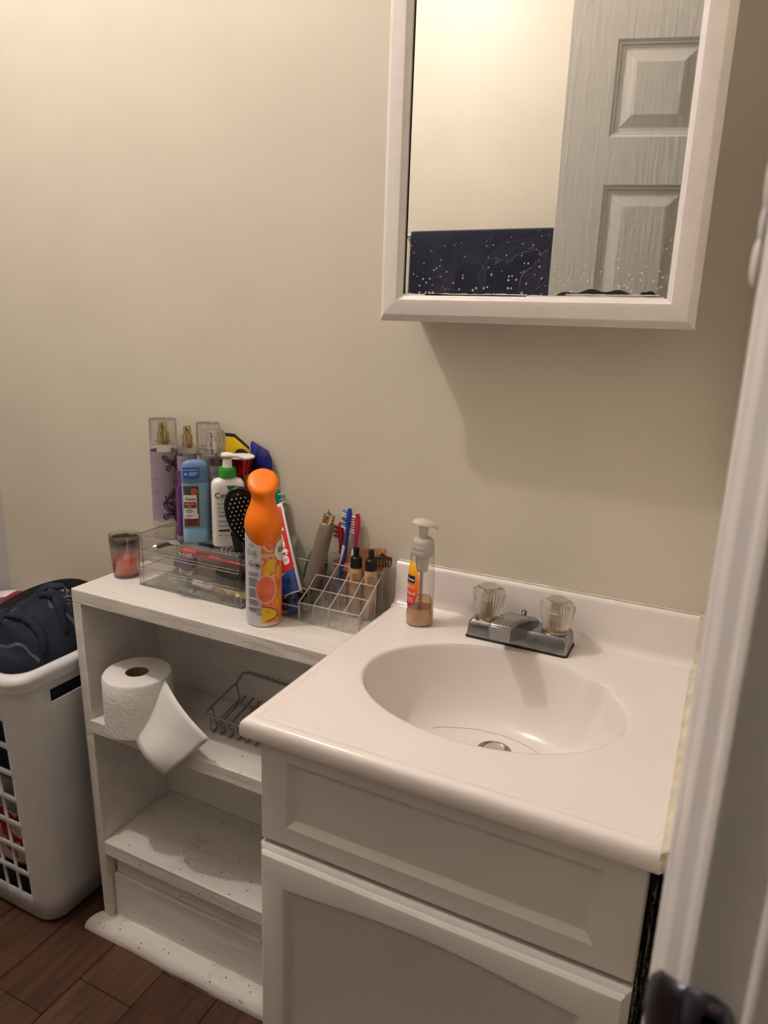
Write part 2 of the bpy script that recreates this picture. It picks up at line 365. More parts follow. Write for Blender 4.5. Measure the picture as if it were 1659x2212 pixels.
def edge(d,z):
    out=[]
    for t in ths:
        x,y=rectpt(t,d); fy=1
        if y>-.02: zz=T   # against the backsplash stay level
        elif x>W_-.008: zz=z if y<-D_+.03 else T
        else: zz=z
        out.append(VT(x,y,zz))
    return out
for d,z in ((.024,T),(.020,T+.0002),(.017,T-.0008),(.014,T+.0010),(.010,T+.0016),(.006,T+.0010),(.003,T-.0008),(.001,T-.0035),(0,T-.008),(0,T-.018),(.0015,T-.0215),(.004,T-.0222)): rings.append(edge(d,z))
g=G(); g.loft(rings,False,False)
# underside of the deck
g.fixn=True
g.build('deck',M_marble,vt,ang=50)
# underside as a separate thin board so that it hides the void
g=G(); g.box(-OX+.004,W_-OX-.002,-D_-OY+.004,-D_-OY+.03,-.0222,-.014); g.box(-OX+.004,-OX+.022,-D_-OY+.03,.2,-.0222,-.014); g.box(W_-OX-.02,W_-OX-.002,-D_-OY+.03,.2,-.0222,-.006); g.build('underside',M_marble,vt,smooth=False)
# backsplash with cove
pf=[(-.0005,-.022),(-.0005,.0665),(-.0025,.0695),(-.006,.0708),(-.0095,.0700),(-.0115,.0675),(-.0125,.064),(-.0135,.018),(-.0145,.009),(-.018,.0030),(-.024,.0008),(-.030,.0002),(-.030,-.008),(-.030,-.022)]
g=G(); g.loft([[(x-OX,y-OY,z) for y,z in pf] for x in (0,.004,W_-.003,W_)]); g.build('backsplash',M_marble,vt,ang=40)
# caulk at wall and along the right side
g=G(); n=40
for y0_ in (0,):
    g.loft([[(W_-OX-.003,y-OY,.0005+.0012*random.random()),(W_-OX+.0015,y-OY,.004+.001*random.random()),(W_-OX+.0055,y-OY,.0075+.0015*random.random()),(W_-OX+.0055,y-OY,-.006),(W_-OX-.003,y-OY,-.006)] for y in [-.016-(.416)*i/n for i in range(n+1)]])
g.loft([[(W_-OX-.0010,-.0155-OY-.001*random.random(),z),(W_-OX+.0055,-.0185-OY,z),(W_-OX+.0055,-.005-OY,z),(W_-OX-.0010,-.005-OY,z)] for z in [.0+.073*i/14 for i in range(15)]])
g.loft([[(x-OX,-.0022-OY,.0702),(x-OX,-.0004-OY,.0716+.0008*random.random()),(x-OX,-.0003-OY,.0696)] for x in [W_*i/30 for i in range(31)]])
g.sphere((W_-OX+.001,-D_-OY+.004,-.011),.0065,12,10,.8,.8,1.5)
g.build('caulk',M_caulk,vt,ang=60)
# thin wavy brown line laid along the bowl surface
def bowlz(s_): 
    q=[(a,b2) for a,b2 in prof]
    for (a,b2),(c,d) in zip(q[:-1],q[1:]):
        if a<=s_<=c: return b2+(d-b2)*(s_-a)/(c-a)
    return q[0][1]
cp=[]
for k in range(61):
    u=k/60; s_=.62-.11*sin(PI*min(1,u*1.05)*.55)+.012*(random.random()-.5)+(.10*max(0,u-.75)/.25); th_=math.radians(152-135*u)
    cp.append(VT(cx+a_*s_*cos(th_),cy+.040*(1-s_)+b_*s_*sin(th_),T+bowlz(s_)+.0002))
lab(G().tube(cp,.00032,5).build('basin_hairline',mat('hairline_brown',(.42,.33,.26),.6),vt),'thin wavy brown line across the basin')
# drain
dx,dy=.229-OX,-.172-OY
o=G().lathe([(.0235,-.1175),(.0235,-.1150),(.020,-.1145),(.0175,-.1170),(.0175,-.119)],40,dx,dy).build('drain_flange',mat('tarnished_drain',(.42,.38,.33),.3,1,var=.5,vscale=60),vt)
G().lathe([(.0135,-.118),(.0140,-.1125),(.011,-.1100),(.002,-.1095)],32,dx,dy).build('drain_stopper',M_chromeb,vt)
# ================================================================= FAUCET
fc=thing('faucet','old chrome centerset faucet with two fluted clear knobs on the sink deck','faucet',(.222,-.055,T))
def rr2(x0,x1,y0,y1,r,z,n=6):
    out=[]
    for (qx,qy,a0) in ((x1-r,y1-r,0),(x0+r,y1-r,PI/2),(x0+r,y0+r,PI),(x1-r,y0+r,1.5*PI)):
        for k in range(n+1): a=a0+PI/2*k/n; out.append((qx+r*cos(a),qy+r*sin(a),z))
    return out
G().loft([rr2(-.0755,.0755,-.0285,.0275,.006,-.0005),rr2(-.0755,.0755,-.0285,.0275,.006,.0022)]).build('gasket',M_grime,fc)
g=G(); g.loft([rr2(-.074,.074,-.0265,.0255,.004,.002),rr2(-.074,.074,-.0265,.0255,.004,.006),rr2(-.0725,.0725,-.023,.023,.004,.0225),rr2(-.070,.070,-.0205,.0205,.006,.0262),rr2(-.066,.066,-.0165,.0165,.006,.0275)]); g.build('base',M_chrome,fc,ang=30)
# spout: block rising from the base centre and reaching forward
g=G(); rg=[]
for y,z0,z1,hw,sl in ((.014,.020,.035,.024,.006),(-.006,.017,.0425,.021,.005),(-.030,.017,.0480,.0185,.004),(-.055,.022,.0510,.0165,.0035),(-.078,.0280,.0525,.0156,.003),(-.0815,.0295,.0503,.0152,.003)):
    rg.append([(x_+.10*(y-.014),y,z_) for x_,z_ in ((-hw,z0),(hw,z0),(hw,z1-.004),(hw-sl,z1),(-hw+sl,z1),(-hw,z1-.004))])
g.loft(rg); sp=g.build('spout',M_chrome,fc,ang=25,bevel=.0012)
G().box(-.0225,.0035,-.0823,-.0813,.0312,.0488).build('spout_face',mat('spout_face_chrome',(.50,.53,.58),.15,1),sp,bevel=.0008)
G().lathe([(.0035,.030),(.0035,.036),(.0045,.038),(.0040,.0415),(.001,.0425)],16,.0,.016).build('lift_rod',M_chrome,fc)
M_knob=mat('cloudy_acrylic_knob',(.96,.92,.85),.08,trans=.9,ior=1.45,speck=((.2,.15,.1,1),260,.12))
for s in (-1,1):
    kx=s*.0505
    st_=G().lathe([(.0185,.027),(.0185,.030),(.015,.0315),(.0085,.033),(.0085,.056),(.007,.058)],28,kx,0).build('knob_stem',mat('brassy_stem',(.55,.47,.33),.35,1,var=.5,vscale=90),fc)
    def fl_(a,z,s=s): 
        k=min(1,max(0,(z-.034)/.020)); e=1-min(1,max(0,(z-.0675)/.005))
        return 1+(.060*cos(8*a)*k+.026*cos(40*a))*max(.0,e)
    pf2=[(.0160,.0300),(.0178,.0315),(.0192,.038),(.0210,.048),(.0226,.058),(.0234,.0640),(.0230,.0675),(.0205,.0710),(.0172,.0728),(.0150,.0732)]
    kn=G().lathe(pf2,240,kx,0,fl_).build('knob',M_knob,fc,ang=60)
    G().lathe([(.0140,.0733),(.0148,.0748),(.0132,.0757),(.0105,.0752),(.0030,.0751)],36,kx,0).build('knob_cap',mat('knob_button',(.80,.76,.70),.08,trans=.7),kn)
# ================================================================= MIRROR CABINET
mc=thing('mirror_cabinet','white wooden medicine cabinet with a framed mirror door above the sink','cabinet',(.195,0,1.185))
MX0,MX1,MZ0,MZ1=-.0078,.4032,0,.74; FD=-.010
def Lm(x): return x-.195
G().box(Lm(.012),Lm(.378),-.076,-.0005,.008,MZ1-.008).build('body',M_frame,mc,bevel=.001)
iw=.0345
def rail(x0,z0,x1,z1,outw,name):
    # profile across rail: t from outer (0) to inner (1), y depth
    pf=[(0,-.067),(0,-.0735),(.0075,-.0835),(.009,-.0845),(.022,-.0865),(.028,-.0865),(.0290,-.0830),(.0315,-.0815),(.0345,-.0785),(.0345,-.067)]
    return pf
pf=rail(0,0,0,0,0,'')
def mk(name,fn):
    G().loft([[fn(t,y+FD,0) for t,y in pf],[fn(t,y+FD,1) for t,y in pf]]).build(name,M_frame,mc,ang=18)
mk('frame_rail',lambda t,y,e:(Lm(MX0+t if e==0 else MX1-t),y,MZ0+t))
mk('frame_rail',lambda t,y,e:(Lm(MX0+t if e==0 else MX1-t),y,MZ1-t))
mk('frame_stile',lambda t,y,e:(Lm(MX0+t),y,(MZ0+t if e==0 else MZ1-t)))
mk('frame_stile',lambda t,y,e:(Lm(MX1-t),y,(MZ0+t if e==0 else MZ1-t)))
G().box(Lm(MX0+iw-.002),Lm(MX1-iw+.002),-.0845,-.0765,iw-.002,MZ1-iw+.002).build('mirror_backing',M_dark,mc,smooth=False)
M_mir=mat('silvered_mirror',(.82,.825,.81),.0,1)
nt=M_mir.node_tree; b=nt.nodes['Principled BSDF']; o=nt.nodes['Material Output']
df=nt.nodes.new('ShaderNodeBsdfDiffuse'); df.inputs[0].default_value=(.75,.74,.72,1); mx=nt.nodes.new('ShaderNodeMixShader'); nt.links.new(b.outputs[0],mx.inputs[1]); nt.links.new(df.outputs[0],mx.inputs[2]); nt.links.new(mx.outputs[0],o.inputs[0])
tc=nt.nodes.new('ShaderNodeTexCoord'); v=nt.nodes.new('ShaderNodeTexVoronoi'); v.inputs['Scale'].default_value=210; nt.links.new(tc.outputs['Object'],v.inputs[0])
sx=nt.nodes.new('ShaderNodeSeparateXYZ'); nt.links.new(tc.outputs['Object'],sx.inputs[0])
def mrn(inp,a,b_,c,d,nt=nt):
    r=nt.nodes.new('ShaderNodeMapRange'); r.inputs[1].default_value=a; r.inputs[2].default_value=b_; r.inputs[3].default_value=c; r.inputs[4].default_value=d; nt.links.new(inp,r.inputs[0]); return r.outputs[0]
def mth(op,a,b_,nt=nt):
    q=nt.nodes.new('ShaderNodeMath'); q.operation=op
    for i,x in enumerate((a,b_)):
        if isinstance(x,(int,float)): q.inputs[i].default_value=x
        else: nt.links.new(x,q.inputs[i])
    return q.outputs[0]
low=mrn(sx.outputs[2],.035,.30,1,0)
thr=mth('MULTIPLY',mth('POWER',low,2.6),.34); sp_=mth('MULTIPLY',mth('LESS_THAN',v.outputs['Distance'],thr),.65)
v2=nt.nodes.new('ShaderNodeSeparateColor'); nt.links.new(v.outputs['Color'],v2.inputs[0]); sp_=mth('MULTIPLY',sp_,mth('GREATER_THAN',v2.outputs[0],.66))
ns=nt.nodes.new('ShaderNodeTexNoise'); ns.inputs['Scale'].default_value=16; ns.inputs['Detail'].default_value=6; ns.inputs['Distortion'].default_value=1.5; nt.links.new(tc.outputs['Object'],ns.inputs[0])
ridge=mth('MULTIPLY',mth('LESS_THAN',mth('ABSOLUTE',mth('SUBTRACT',ns.outputs[0],.52),0),.007),mrn(sx.outputs[2],.08,.13,.16,0))
ridge=mth('MULTIPLY',ridge,mrn(sx.outputs[0],-.08,.0,0,1)); 
haze=mth('MULTIPLY',mrn(ns.outputs[0],.45,.8,0,.05),mrn(sx.outputs[2],.06,.16,1,.15))
nt.links.new(mth('ADD',mth('MAXIMUM',sp_,ridge),haze),mx.inputs[0])
G().box(Lm(MX0+iw+.0035),Lm(MX1-iw+.001),-.0875,-.0848,iw+.001,MZ1-iw-.001).build('mirror_glass',M_mir,mc,smooth=False)
# lost silvering (black) and smeared paint on the bottom edge of the mirror
g=G(); pts=[]; n=30
for i in range(n+1):
    t=i/n; x=Lm(.238+.123*t); h=.0015+.0065*(sin(PI*min(1,t*1.15))**.7 if t<.87 else .25)+.0018*sin(t*23)+(.003 if .82<t<.95 else 0); pts.append((x,max(.0006,h)))
g.loft([[(x,-.0880,iw+.0005),(x,-.0880,iw+.0005+h),(x,-.0876,iw+.0005+h),(x,-.0876,iw+.0005)] for x,h in pts]); lab(g.build('lost_silvering',mat('black_mirror_rot',(.012,.016,.014),.4),mc),'black patch of lost silvering')
g=G()
for (x0,x1,hh,zz) in ((.024,.366,.0022,0),(.06,.20,.0035,0),(.25,.36,.0012,.003)):
    g.loft([[(Lm(x0+(x1-x0)*i/24),-.0886,iw+zz-.0005),(Lm(x0+(x1-x0)*i/24),-.0886,iw+zz+hh*(.5+.5*random.random())),(Lm(x0+(x1-x0)*i/24),-.0881,iw+zz)] for i in range(25)])
g.build('paint_smear',mat('smeared_white_paint',(.78,.78,.78),.5),mc)
# ================================================================= SHELF UNIT
su=thing('shelf_unit','worn white-painted open shelf unit standing left of the vanity','shelf',(-.27,-.095,0))
def B(x0,x1,y0,y1,z0,z1): return G().box(x0+.27,x1+.27,y0+.095,y1+.095,z0,z1)
SX=-.553; SR=.019; SF=-.187
def SL(z): return SX+.024*(1-z/.71)
B(SX,-.001,SF,-.001,.683,.7095).build('top_board',M_shelf,su,bevel=.002)
def side(x,w):
    g=G(); p=[]
    for z in (0,.683):
        a=(SL(z) if x is None else x)+.27; p+=[(a,SF+.095,z),(a+w,SF+.095,z),(a+w,.094,z),(a,.094,z)]
    return g.hexa(p)
side(None,.019).build('side_panel',M_shelf,su,bevel=.0015)
side(.003,.0165).build('side_panel',M_shelf,su,bevel=.0015)
B(-.545,.003,-.006,-.001,.02,.683).build('back_panel',M_shelf,su,smooth=False)
B(SL(.45)+.0150,.003,SF-.0012,-.006,.430,.457).build('shelf_board',M_shelf,su,bevel=.002)
M_dirty=mat('stained_white_shelf_paint',(.80,.765,.72),.45,bump=1.0,bscale=80,var=.12,vscale=24,stretch=(.18,1,1),stain=((.34,.27,.20,1),9,.56,.6),speck=((.07,.05,.03,1),60,.13))
B(SL(.2)+.0195,.003,SF-.001,-.006,.168,.198).build('shelf_board',M_dirty,su,bevel=.002)
B(SL(.0)+.0195,.003,SF+.012,SF+.020,.02,.118).build('toe_board',M_shelf,su,bevel=.001)
B(SL(.0)+.0195,.003,SF+.0205,SF+.027,.02,.168).build('toe_board',M_shelf,su,bevel=.001)
B(SL(.0)+.019,.003,SF-.002,SF+.02,0,.022).build('bottom_board',M_dirty,su,bevel=.001)
g=G(); pf=[(SF+.003,0),(SF-.028,0),(SF-.0285,.006),(SF-.026,.014),(SF-.019,.0205),(SF-.010,.0240),(SF+.003,.0250)]
g.loft([[(x+.27+(.55*(y-SF+.028)-.010 if x<-.544 else 0),y+.095+.0010*sin(x*40),z+.0006*sin(x*61)) for y,z in pf] for x in [-.545+(.567)*i/24 for i in range(25)]]); g.build('base_moulding',M_dirty,su,ang=50)
# ================================================================= TOILET ROLL
tx,ty,tz=-.440,-.153,.4572
tr=thing('toilet_roll','white toilet paper roll with its loose end hanging, on the middle shelf','toilet roll',(tx,ty,tz))
M_tp=mat('toilet_paper',(.86,.83,.81),.9,bump=.9,bscale=130,spec=.1)
R0=.0605; H0=.1035
def tpf(a,z): return 1+.006*sin(3*a+.5)+.004*sin(7*a+z*40)
g=G(); g.lathe([(.0205,.001),(R0-.002,0),(R0,.002),(R0,.03),(R0+.0003,.06),(R0,H0-.003),(R0-.0018,H0),(.0208,H0+.0008),(.0205,H0-.002),(.0200,.001)],64,fl=tpf,c0=False,c1=False); g.build('roll',M_tp,tr,ang=40)
G().lathe([(.0205,.002),(.0205,H0-.001),(.0195,H0-.001),(.0195,.002)],32,c0=False,c1=False).build('cardboard_core',mat('brown_cardboard',(.24,.155,.09),.9),tr)
def bl(A1,A2,B1,B2,n,mm,bow):
    pts=[]
    for i in range(n+1):
        u=i/n; row=[]
        for j in range(mm+1):
            v_=j/mm; a=Vector(A1).lerp(Vector(A2),v_); b2=Vector(B1).lerp(Vector(B2),v_); p=a.lerp(b2,u); p+=Vector(bow)*sin(PI*u)*1.0+Vector((0,0,0)); p+=Vector((.0,-.002,0))*sin(v_*7+u*3); row.append(p)
        pts.append(row)
    return pts
A1=Vector((-.3785,-.150,.561)); A2=Vector((-.4000,-.2015,.459)); B1=Vector((-.2400,-.199,.5105)); B2=Vector((-.3360,-.207,.4140))
pts=bl(A1-Vector((tx,ty,tz)),A2-Vector((tx,ty,tz)),B1-Vector((tx,ty,tz)),B2-Vector((tx,ty,tz)),14,10,(.004,-.010,.004))
G().grid(pts).build('loose_sheet',mat('toilet_paper_sheet',(.84,.83,.81),.9,bump=.25,bscale=90,spec=.1),tr,solid=.0006)
# ================================================================= WIRE BASKET
wb=thing('wire_basket','grey wire basket lying on the middle shelf beside the vanity','basket',(-.16,-.065,.457))
M_wire=mat('grey_coated_wire',(.30,.285,.26),.4,.2)
def Wp(x,y,z): return (x+.16,y+.065,z-.457)
xa,xb,yf,yb=-.318,.0,-.120,-.012
rimz=lambda y:.494+(.522-.494)*(y-yf)/(yb-yf)
g=G(); rp=[]
def arc(cx_,cy_,r,a0,a1,n=5): return [(cx_+r*cos(a0+(a1-a0)*k/n),cy_+r*sin(a0+(a1-a0)*k/n)) for k in range(n+1)]
pl_=arc(xa+.010,yf+.010,.010,1.5*PI,PI)+[(xa+.004,yb-.03)]+[(xa+.006,yb-.02),(xa+.010,yb-.006)]+arc(xa+.022,yb-.010,.008,PI*.8,PI*.5)+[(xb-.01,yb-.002)]+arc(xb-.012,yf+.010,.010,0,-PI/2)
path=[Wp(x,y,rimz(y)+(.012 if y>yb-.016 and x<xb-.02 else 0)) for x,y in pl_]
g.tube(path,.0026,8,closed=True); g.build('rim_wire',M_wire,wb)
k=0
x=xa+.014
while x<xb-.01:
    g=G(); pt=[Wp(x,yf,rimz(yf)),Wp(x,yf+.001,.468),Wp(x+.0005,yf+.004,.4615),Wp(x,yf+.012,.4605),Wp(x,yb-.012,.482),Wp(x,yb-.004,.484)]
    g.tube(pt,.0018,6); g.build('cross_wire',M_wire,wb); x+=.0185
for y,z in ((yf+.02,.4637),(yb-.03,.479)):
    G().tube([Wp(xa+.010,y,z+.0025),Wp(xb-.012,y,z+.0025)],.0018,6).build('runner_wire',M_wire,wb)
G().tube([Wp(xa+.002,yf+.02,rimz(yf+.02)),Wp(xa+.010,yf+.02,.4675),Wp(xa+.012,yb-.02,.485),Wp(xa+.004,yb-.02,.518)],.0018,6).build('runner_wire',M_wire,wb)
for x in (-.27,-.03):
    G().tube([Wp(x,yb-.012,.486),Wp(x,yb-.012,.4585)],.0018,6).build('foot_wire',M_wire,wb)
# ================================================================= SOAP BOTTLE
sb=thing('soap_bottle','clear foaming soap pump bottle with orange label standing left of the faucet','soap bottle',(.069,-.072,T),facing(.069,-.072))
sec=[(0,.0185,.0165),(.002,.0205,.0185),(.012,.0212,.0190),(.022,.0208,.0188),(.026,.0196,.0178),(.030,.0202,.0182),(.060,.0202,.0180),(.090,.0188,.0168),(.103,.0178,.0160),(.108,.0186,.0172),(.112,.0180,.0168),(.116,.0150,.0145)]
G().loft([sq(rx,ry,2.3,48,z=z) for z,rx,ry in sec]).build('bottle',M_glass,sb,ang=60)
G().loft([sq(rx,ry,2.3,40,z=z) for z,rx,ry in ((.002,.0188,.0168),(.012,.0200,.0178),(.022,.0196,.0176),(.026,.0186,.0168),(.0275,.0188,.017))]).build('liquid_soap',mat('amber_soap',(.72,.44,.22),.25,trans=.35),sb)
g=G(); g.loft([sq(rx,ry,2.3,32,z=z) for z,rx,ry in ((.028,.0188,.017),(.036,.019,.0172),(.044+0,.0150,.012),(.047,.006,.005))]); g.build('soap_foam',clear('soapy_film',(.86,.66,.48),.1,.4),sb)
M_pump=mat('milky_pump_plastic',(.80,.72,.60),.3,trans=.25,ior=1.3)
G().lathe([(.0165,.111),(.0172,.113),(.0172,.1175),(.0166,.118),(.0166,.1215),(.0172,.122),(.0170,.126),(.0163,.1265),(.0162,.131),(.0150,.1345),(.0120,.137)],40).build('pump_collar',mat('cloudy_collar',(.72,.67,.63),.25,trans=.35,ior=1.3),sb)
G().lathe([(.0065,.112),(.0065,.150),(.0085,.157)],20).lathe([(.0025,.010),(.0025,.112)],10).lathe([(.009,.085),(.010,.100),(.010,.111)],20).build('pump_stem',M_pump,sb)
rg=[]
for i in range(13):
    t=i/12; x=-.0185+.037*t; k=sin(PI*min(1,max(0,t)))**.5 if 0<t<1 else 0; hw=.0022+.012*k; hh=.001+.0068*k; zc=.1595-.005*t*t
    rg.append([(x,hw*cos(a),zc+(hh*sin(a) if sin(a)>0 else .0022*sin(a))) for a in [2*PI*j/16 for j in range(16)]])
g=G().loft(rg); g.tube([(.012,0,.157),(.019,0,.1545),(.0215,0,.152)],.0034,10); g.build('pump_head',M_pump,sb)
f=sefn(.0206,.0186,2.3,.0004)
def softmat():
    m=mat('orange_soap_label',(.9,.3,.08),.35); nt=m.node_tree; tc=nt.nodes.new('ShaderNodeTexCoord'); s=nt.nodes.new('ShaderNodeSeparateXYZ'); nt.links.new(tc.outputs['Object'],s.inputs[0])
    r=nt.nodes.new('ShaderNodeMapRange'); r.inputs[1].default_value=.030; r.inputs[2].default_value=.100; nt.links.new(s.outputs[2],r.inputs[0])
    cr=nt.nodes.new('ShaderNodeValToRGB'); e=cr.color_ramp.elements; e[0].position=0; e[0].color=C8(165,25,50); e[1].position=1; e[1].color=C8(255,205,40)
    q=e.new(.25); q.color=C8(225,45,35); q=e.new(.6); q.color=C8(245,130,30); nt.links.new(r.outputs[0],cr.inputs[0]); nt.links.new(cr.outputs[0],nt.nodes['Principled BSDF'].inputs['Base Color']); return m
def capell(x0,x1,z0,z1,n=28):
    cx_,cz_=(x0+x1)/2,(z0+z1)/2; return [(cx_+(x1-x0)/2*cos(2*PI*i/n),cz_+(z1-z0)/2*sin(2*PI*i/n)) for i in range(n)]
SA=math.radians(-62)  # label faces left
def turn(fn,a):
    def h(x,z):
        p=fn(x,z); return (p[0]*cos(a)-p[1]*sin(a),p[0]*sin(a)+p[1]*cos(a),p[2])
    return h
def ring_fn(off,ph0):  # follow oval section by angle
    def h(x,z):
        a=-PI/2+ph0+x/.0195; c,s=cos(a),sin(a); e=2/2.3
        rx,ry=(.0202,.0181) if z<.07 else (.0202-(z-.07)*.07,.0181-(z-.07)*.07)
        return ((rx+off)*math.copysign(abs(c)**e,c),(ry+off)*math.copysign(abs(s)**e,s),z)
    return h
f0=ring_fn(.0005,SA)
lbp=capell(-.017,.019,.030,.104)
lbl=pr(poly(G(),lbp,f0,8),'label',softmat(),sb)
f1=ring_fn(.0009,SA); pr(rect(G(),-.008,.0125,.070,.081,f1),'badge',mat('navy_print',C8(22,24,60),.4),lbl)
f2=ring_fn(.0012,SA); M_wp=mat('white_print',(.85,.83,.8),.5)
g=G(); put_text(g,'softsoap',.0052,f2,-.007,.0735,width=.0185,bold=.02); put_text(g,'PEACH',.0058,f2,-.003,.062,width=.015,bold=.02); put_text(g,'HIBISCUS',.0050,f2,-.004,.0515,width=.018,bold=.02)
for z in (.0455,.0425,.0395): rect(g,-.006,.0115,z,z+.0008,f2)
pr(g,'lettering',M_wp,lbl)
# ================================================================= CANDLE
cn=thing('candle_jar','burnt-out orange candle in a sooty glass tumbler left of the clear drawers','candle',(-.5205,-.087,.7095))
G().lathe([(.0215,0),(.0232,.002),(.0238,.010),(.0262,.045),(.0292,.080),(.0282,.0805),(.0252,.045),(.0226,.010),(.020,.006)],48,c1=False).build('glass',clear('tumbler_glass',(.96,.955,.95),.10),cn,ang=50)
G().lathe([(.0222,.0062),(.0228,.018),(.0226,.0195),(.006,.0185)],36).build('wax',mat('coral_wax',C8(205,62,32),.45,var=.3,vscale=70),cn)
def zmat(name,c1,stops):
    m=bpy.data.materials.new(name); m.use_nodes=True; nt=m.node_tree; b=nt.nodes['Principled BSDF']; b.inputs['Base Color'].default_value=c1; b.inputs['Roughness'].default_value=.6
    o=nt.nodes['Material Output']; t=nt.nodes.new('ShaderNodeBsdfTransparent'); x=nt.nodes.new('ShaderNodeMixShader'); tc=nt.nodes.new('ShaderNodeTexCoord'); s=nt.nodes.new('ShaderNodeSeparateXYZ'); n=nt.nodes.new('ShaderNodeTexNoise'); n.inputs['Scale'].default_value=45
    nt.links.new(tc.outputs['Object'],s.inputs[0]); nt.links.new(tc.outputs['Object'],n.inputs[0])
    a=mth('ADD',s.outputs[2],mth('MULTIPLY',mth('SUBTRACT',n.outputs[0],.5,nt),.02,nt),nt)
    r=nt.nodes.new('ShaderNodeMapRange'); r.inputs[1].default_value=0; r.inputs[2].default_value=.09; nt.links.new(a,r.inputs[0]); cr=nt.nodes.new('ShaderNodeValToRGB'); e=cr.color_ramp.elements
    e[0].position=stops[0][0]; e[0].color=(stops[0][1],)*3+(1,); e[1].position=stops[-1][0]; e[1].color=(stops[-1][1],)*3+(1,)
    for p,v in stops[1:-1]: q=e.new(p); q.color=(v,v,v,1)
    nt.links.new(r.outputs[0],cr.inputs[0]); nt.links.new(cr.outputs[0],x.inputs[0]); nt.links.new(t.outputs[0],x.inputs[1]); nt.links.new(b.outputs[0],x.inputs[2]); nt.links.new(x.outputs[0],o.inputs[0]); return m
G().lathe([(.0229,.019),(.0249,.045),(.0272,.074)],36,c0=False,c1=False).build('wax_residue',zmat('wax_film',C8(222,98,58),[(0,.7),(.36,.6),(.52,.12),(1,0)]),cn)
G().lathe([(.0231,.020),(.0251,.045),(.0275,.0745)],36,c0=False,c1=False).build('soot',zmat('soot_film',(.015,.012,.01,1),[(0,0),(.50,.0),(.66,.6),(.80,.95),(.9,.1)]),cn)
# ================================================================= DRAWER ORGANIZER
ox0,ox1,oy0,oy1,oz0,oz1=-.4635,-.237,-.113,-.013,.7095,.8065
do=thing('drawer_organizer','clear acrylic three-drawer organizer on the white shelf unit','organizer',((ox0+ox1)/2,(oy0+oy1)/2,oz0))
OCX,OCY=(ox0+ox1)/2,(oy0+oy1)/2
def OB(g,x0,x1,y0,y1,z0,z1): return g.box(x0-OCX,x1-OCX,y0-OCY,y1-OCY,z0-oz0,z1-oz0)
t=.0024
g=G(); OB(g,ox0,ox1,oy0,oy1,oz1-t,oz1); OB(g,ox0,ox1,oy0,oy1,oz0,oz0+t); OB(g,ox0,ox0+t,oy0,oy1,oz0+t,oz1-t); OB(g,ox1-t,ox1,oy0,oy1,oz0+t,oz1-t); OB(g,ox0+t,ox1-t,oy1-t,oy1,oz0+t,oz1-t)
g.build('shell',M_acr,do,smooth=False)
g=G(); r=.0013
def ET(g,a,b,r=.0013): g.tube([(a[0]-OCX,a[1]-OCY,a[2]-oz0),(b[0]-OCX,b[1]-OCY,b[2]-oz0)],r,6)
for x in (ox0+r,ox1-r):
    for y in (oy0+r,oy1-r): ET(g,(x,y,oz0+r),(x,y,oz1-r))
    for z in (oz0+r,oz1-r): ET(g,(x,oy0,z),(x,oy1,z))
    for z in (.7415,.7735): ET(g,(x,oy0+.002,z),(x,oy1,z),.0009)
for y in (oy0+r,oy1-r):
    for z in (oz0+r,oz1-r): ET(g,(ox0,y,z),(ox1,y,z))
for x in (ox0+.010,ox1-.013): ET(g,(x,oy0+.0008,oz0+.002),(x,oy0+.0008,oz1-.002),.0011)
g.build('rounded_edges',M_acre,do)
def drawer(z0,z1):
    g=G(); a,b,c,d=ox0+.005,ox1-.005,oy0+.001,oy1-.006
    OB(g,a,b,c,c+.002,z0,z1); OB(g,a,b,c+.002,d,z0,z0+.0015); OB(g,a,a+.0015,c+.002,d,z0+.0015,z1-.004); OB(g,b-.0015,b,c+.002,d,z0+.0015,z1-.004); OB(g,a,b,d-.0015,d,z0+.0015,z1-.004)
    dw=g.build('drawer',M_acr,do,smooth=False)
    e=G()
    for z in (z0+.001,z1-.001): ET(e,(a,c,z),(b,c,z),.0012)
    e.build('drawer_edge',M_acre,dw)
    h=G(); hx=-.350; zc=(z0+z1)/2-.002
    for s in (-1,1):
        h.lathe([(.0001,0),(.0035,.0008),(.0048,.004),(.0042,.0085),(.0025,.0105),(.0001,.011)],12,0,0)
        n_=len(h.v); k=6*12
        for i in range(n_-k,n_):
            x,y,z=h.v[i]; h.v[i]=(hx+s*.0125-OCX+x*1.1,c-OCY-z,zc-oz0+y)
    h.tube([(hx-.0125-OCX,c-OCY-.0072,zc-oz0),(hx-OCX,c-OCY-.0095,zc-oz0+.001),(hx+.0125-OCX,c-OCY-.0072,zc-oz0)],.0028,10)
    h.build('handle',mat('clear_handle',(.93,.92,.91),.05,trans=.97,ior=1.46),dw)
drawer(.7125,.7400); drawer(.7430,.7720); drawer(.7750,.8030)
# drawer contents
def item(name,label,cat,x,y,z,rz=0): return thing(name,label,cat,(x,y,z),rz)
D3,D2,D1=.7768,.7448,.7143
o=item('pink_hair_comb','long pink plastic comb in the top clear drawer','comb',-.318,-.088,D3,-.06)
G().hexa([(-.068,-.002,.001),(.075,-.0015,.001),(.075,.0015,.001),(-.068,.006,.001),(-.068,-.002,.006),(.075,-.0015,.0035),(.075,.0015,.0035),(-.068,.006,.008)]).build('spine',mat('pink_plastic',C8(235,95,105),.35),o,bevel=.0008)
o=item('black_white_toothbrush','black toothbrush with white bands lying in the top drawer','toothbrush',-.305,-.066,D3,.05)
G().tube([(-.055,0,.016),(-.02,0,.014),(.03,0,.010),(.046,0,.008)],[.003,.0045,.0065,.005],12).build('handle',M_black,o)
g=G()
for x in (-.006,.003,.012,.024,.030): g.tube([(x,0,.0128-.0001),(x+.003,0,.0124)],.0072 if x>0 else .0060,12)
lab(g.build('grip_band',M_white,o),'white grip band')
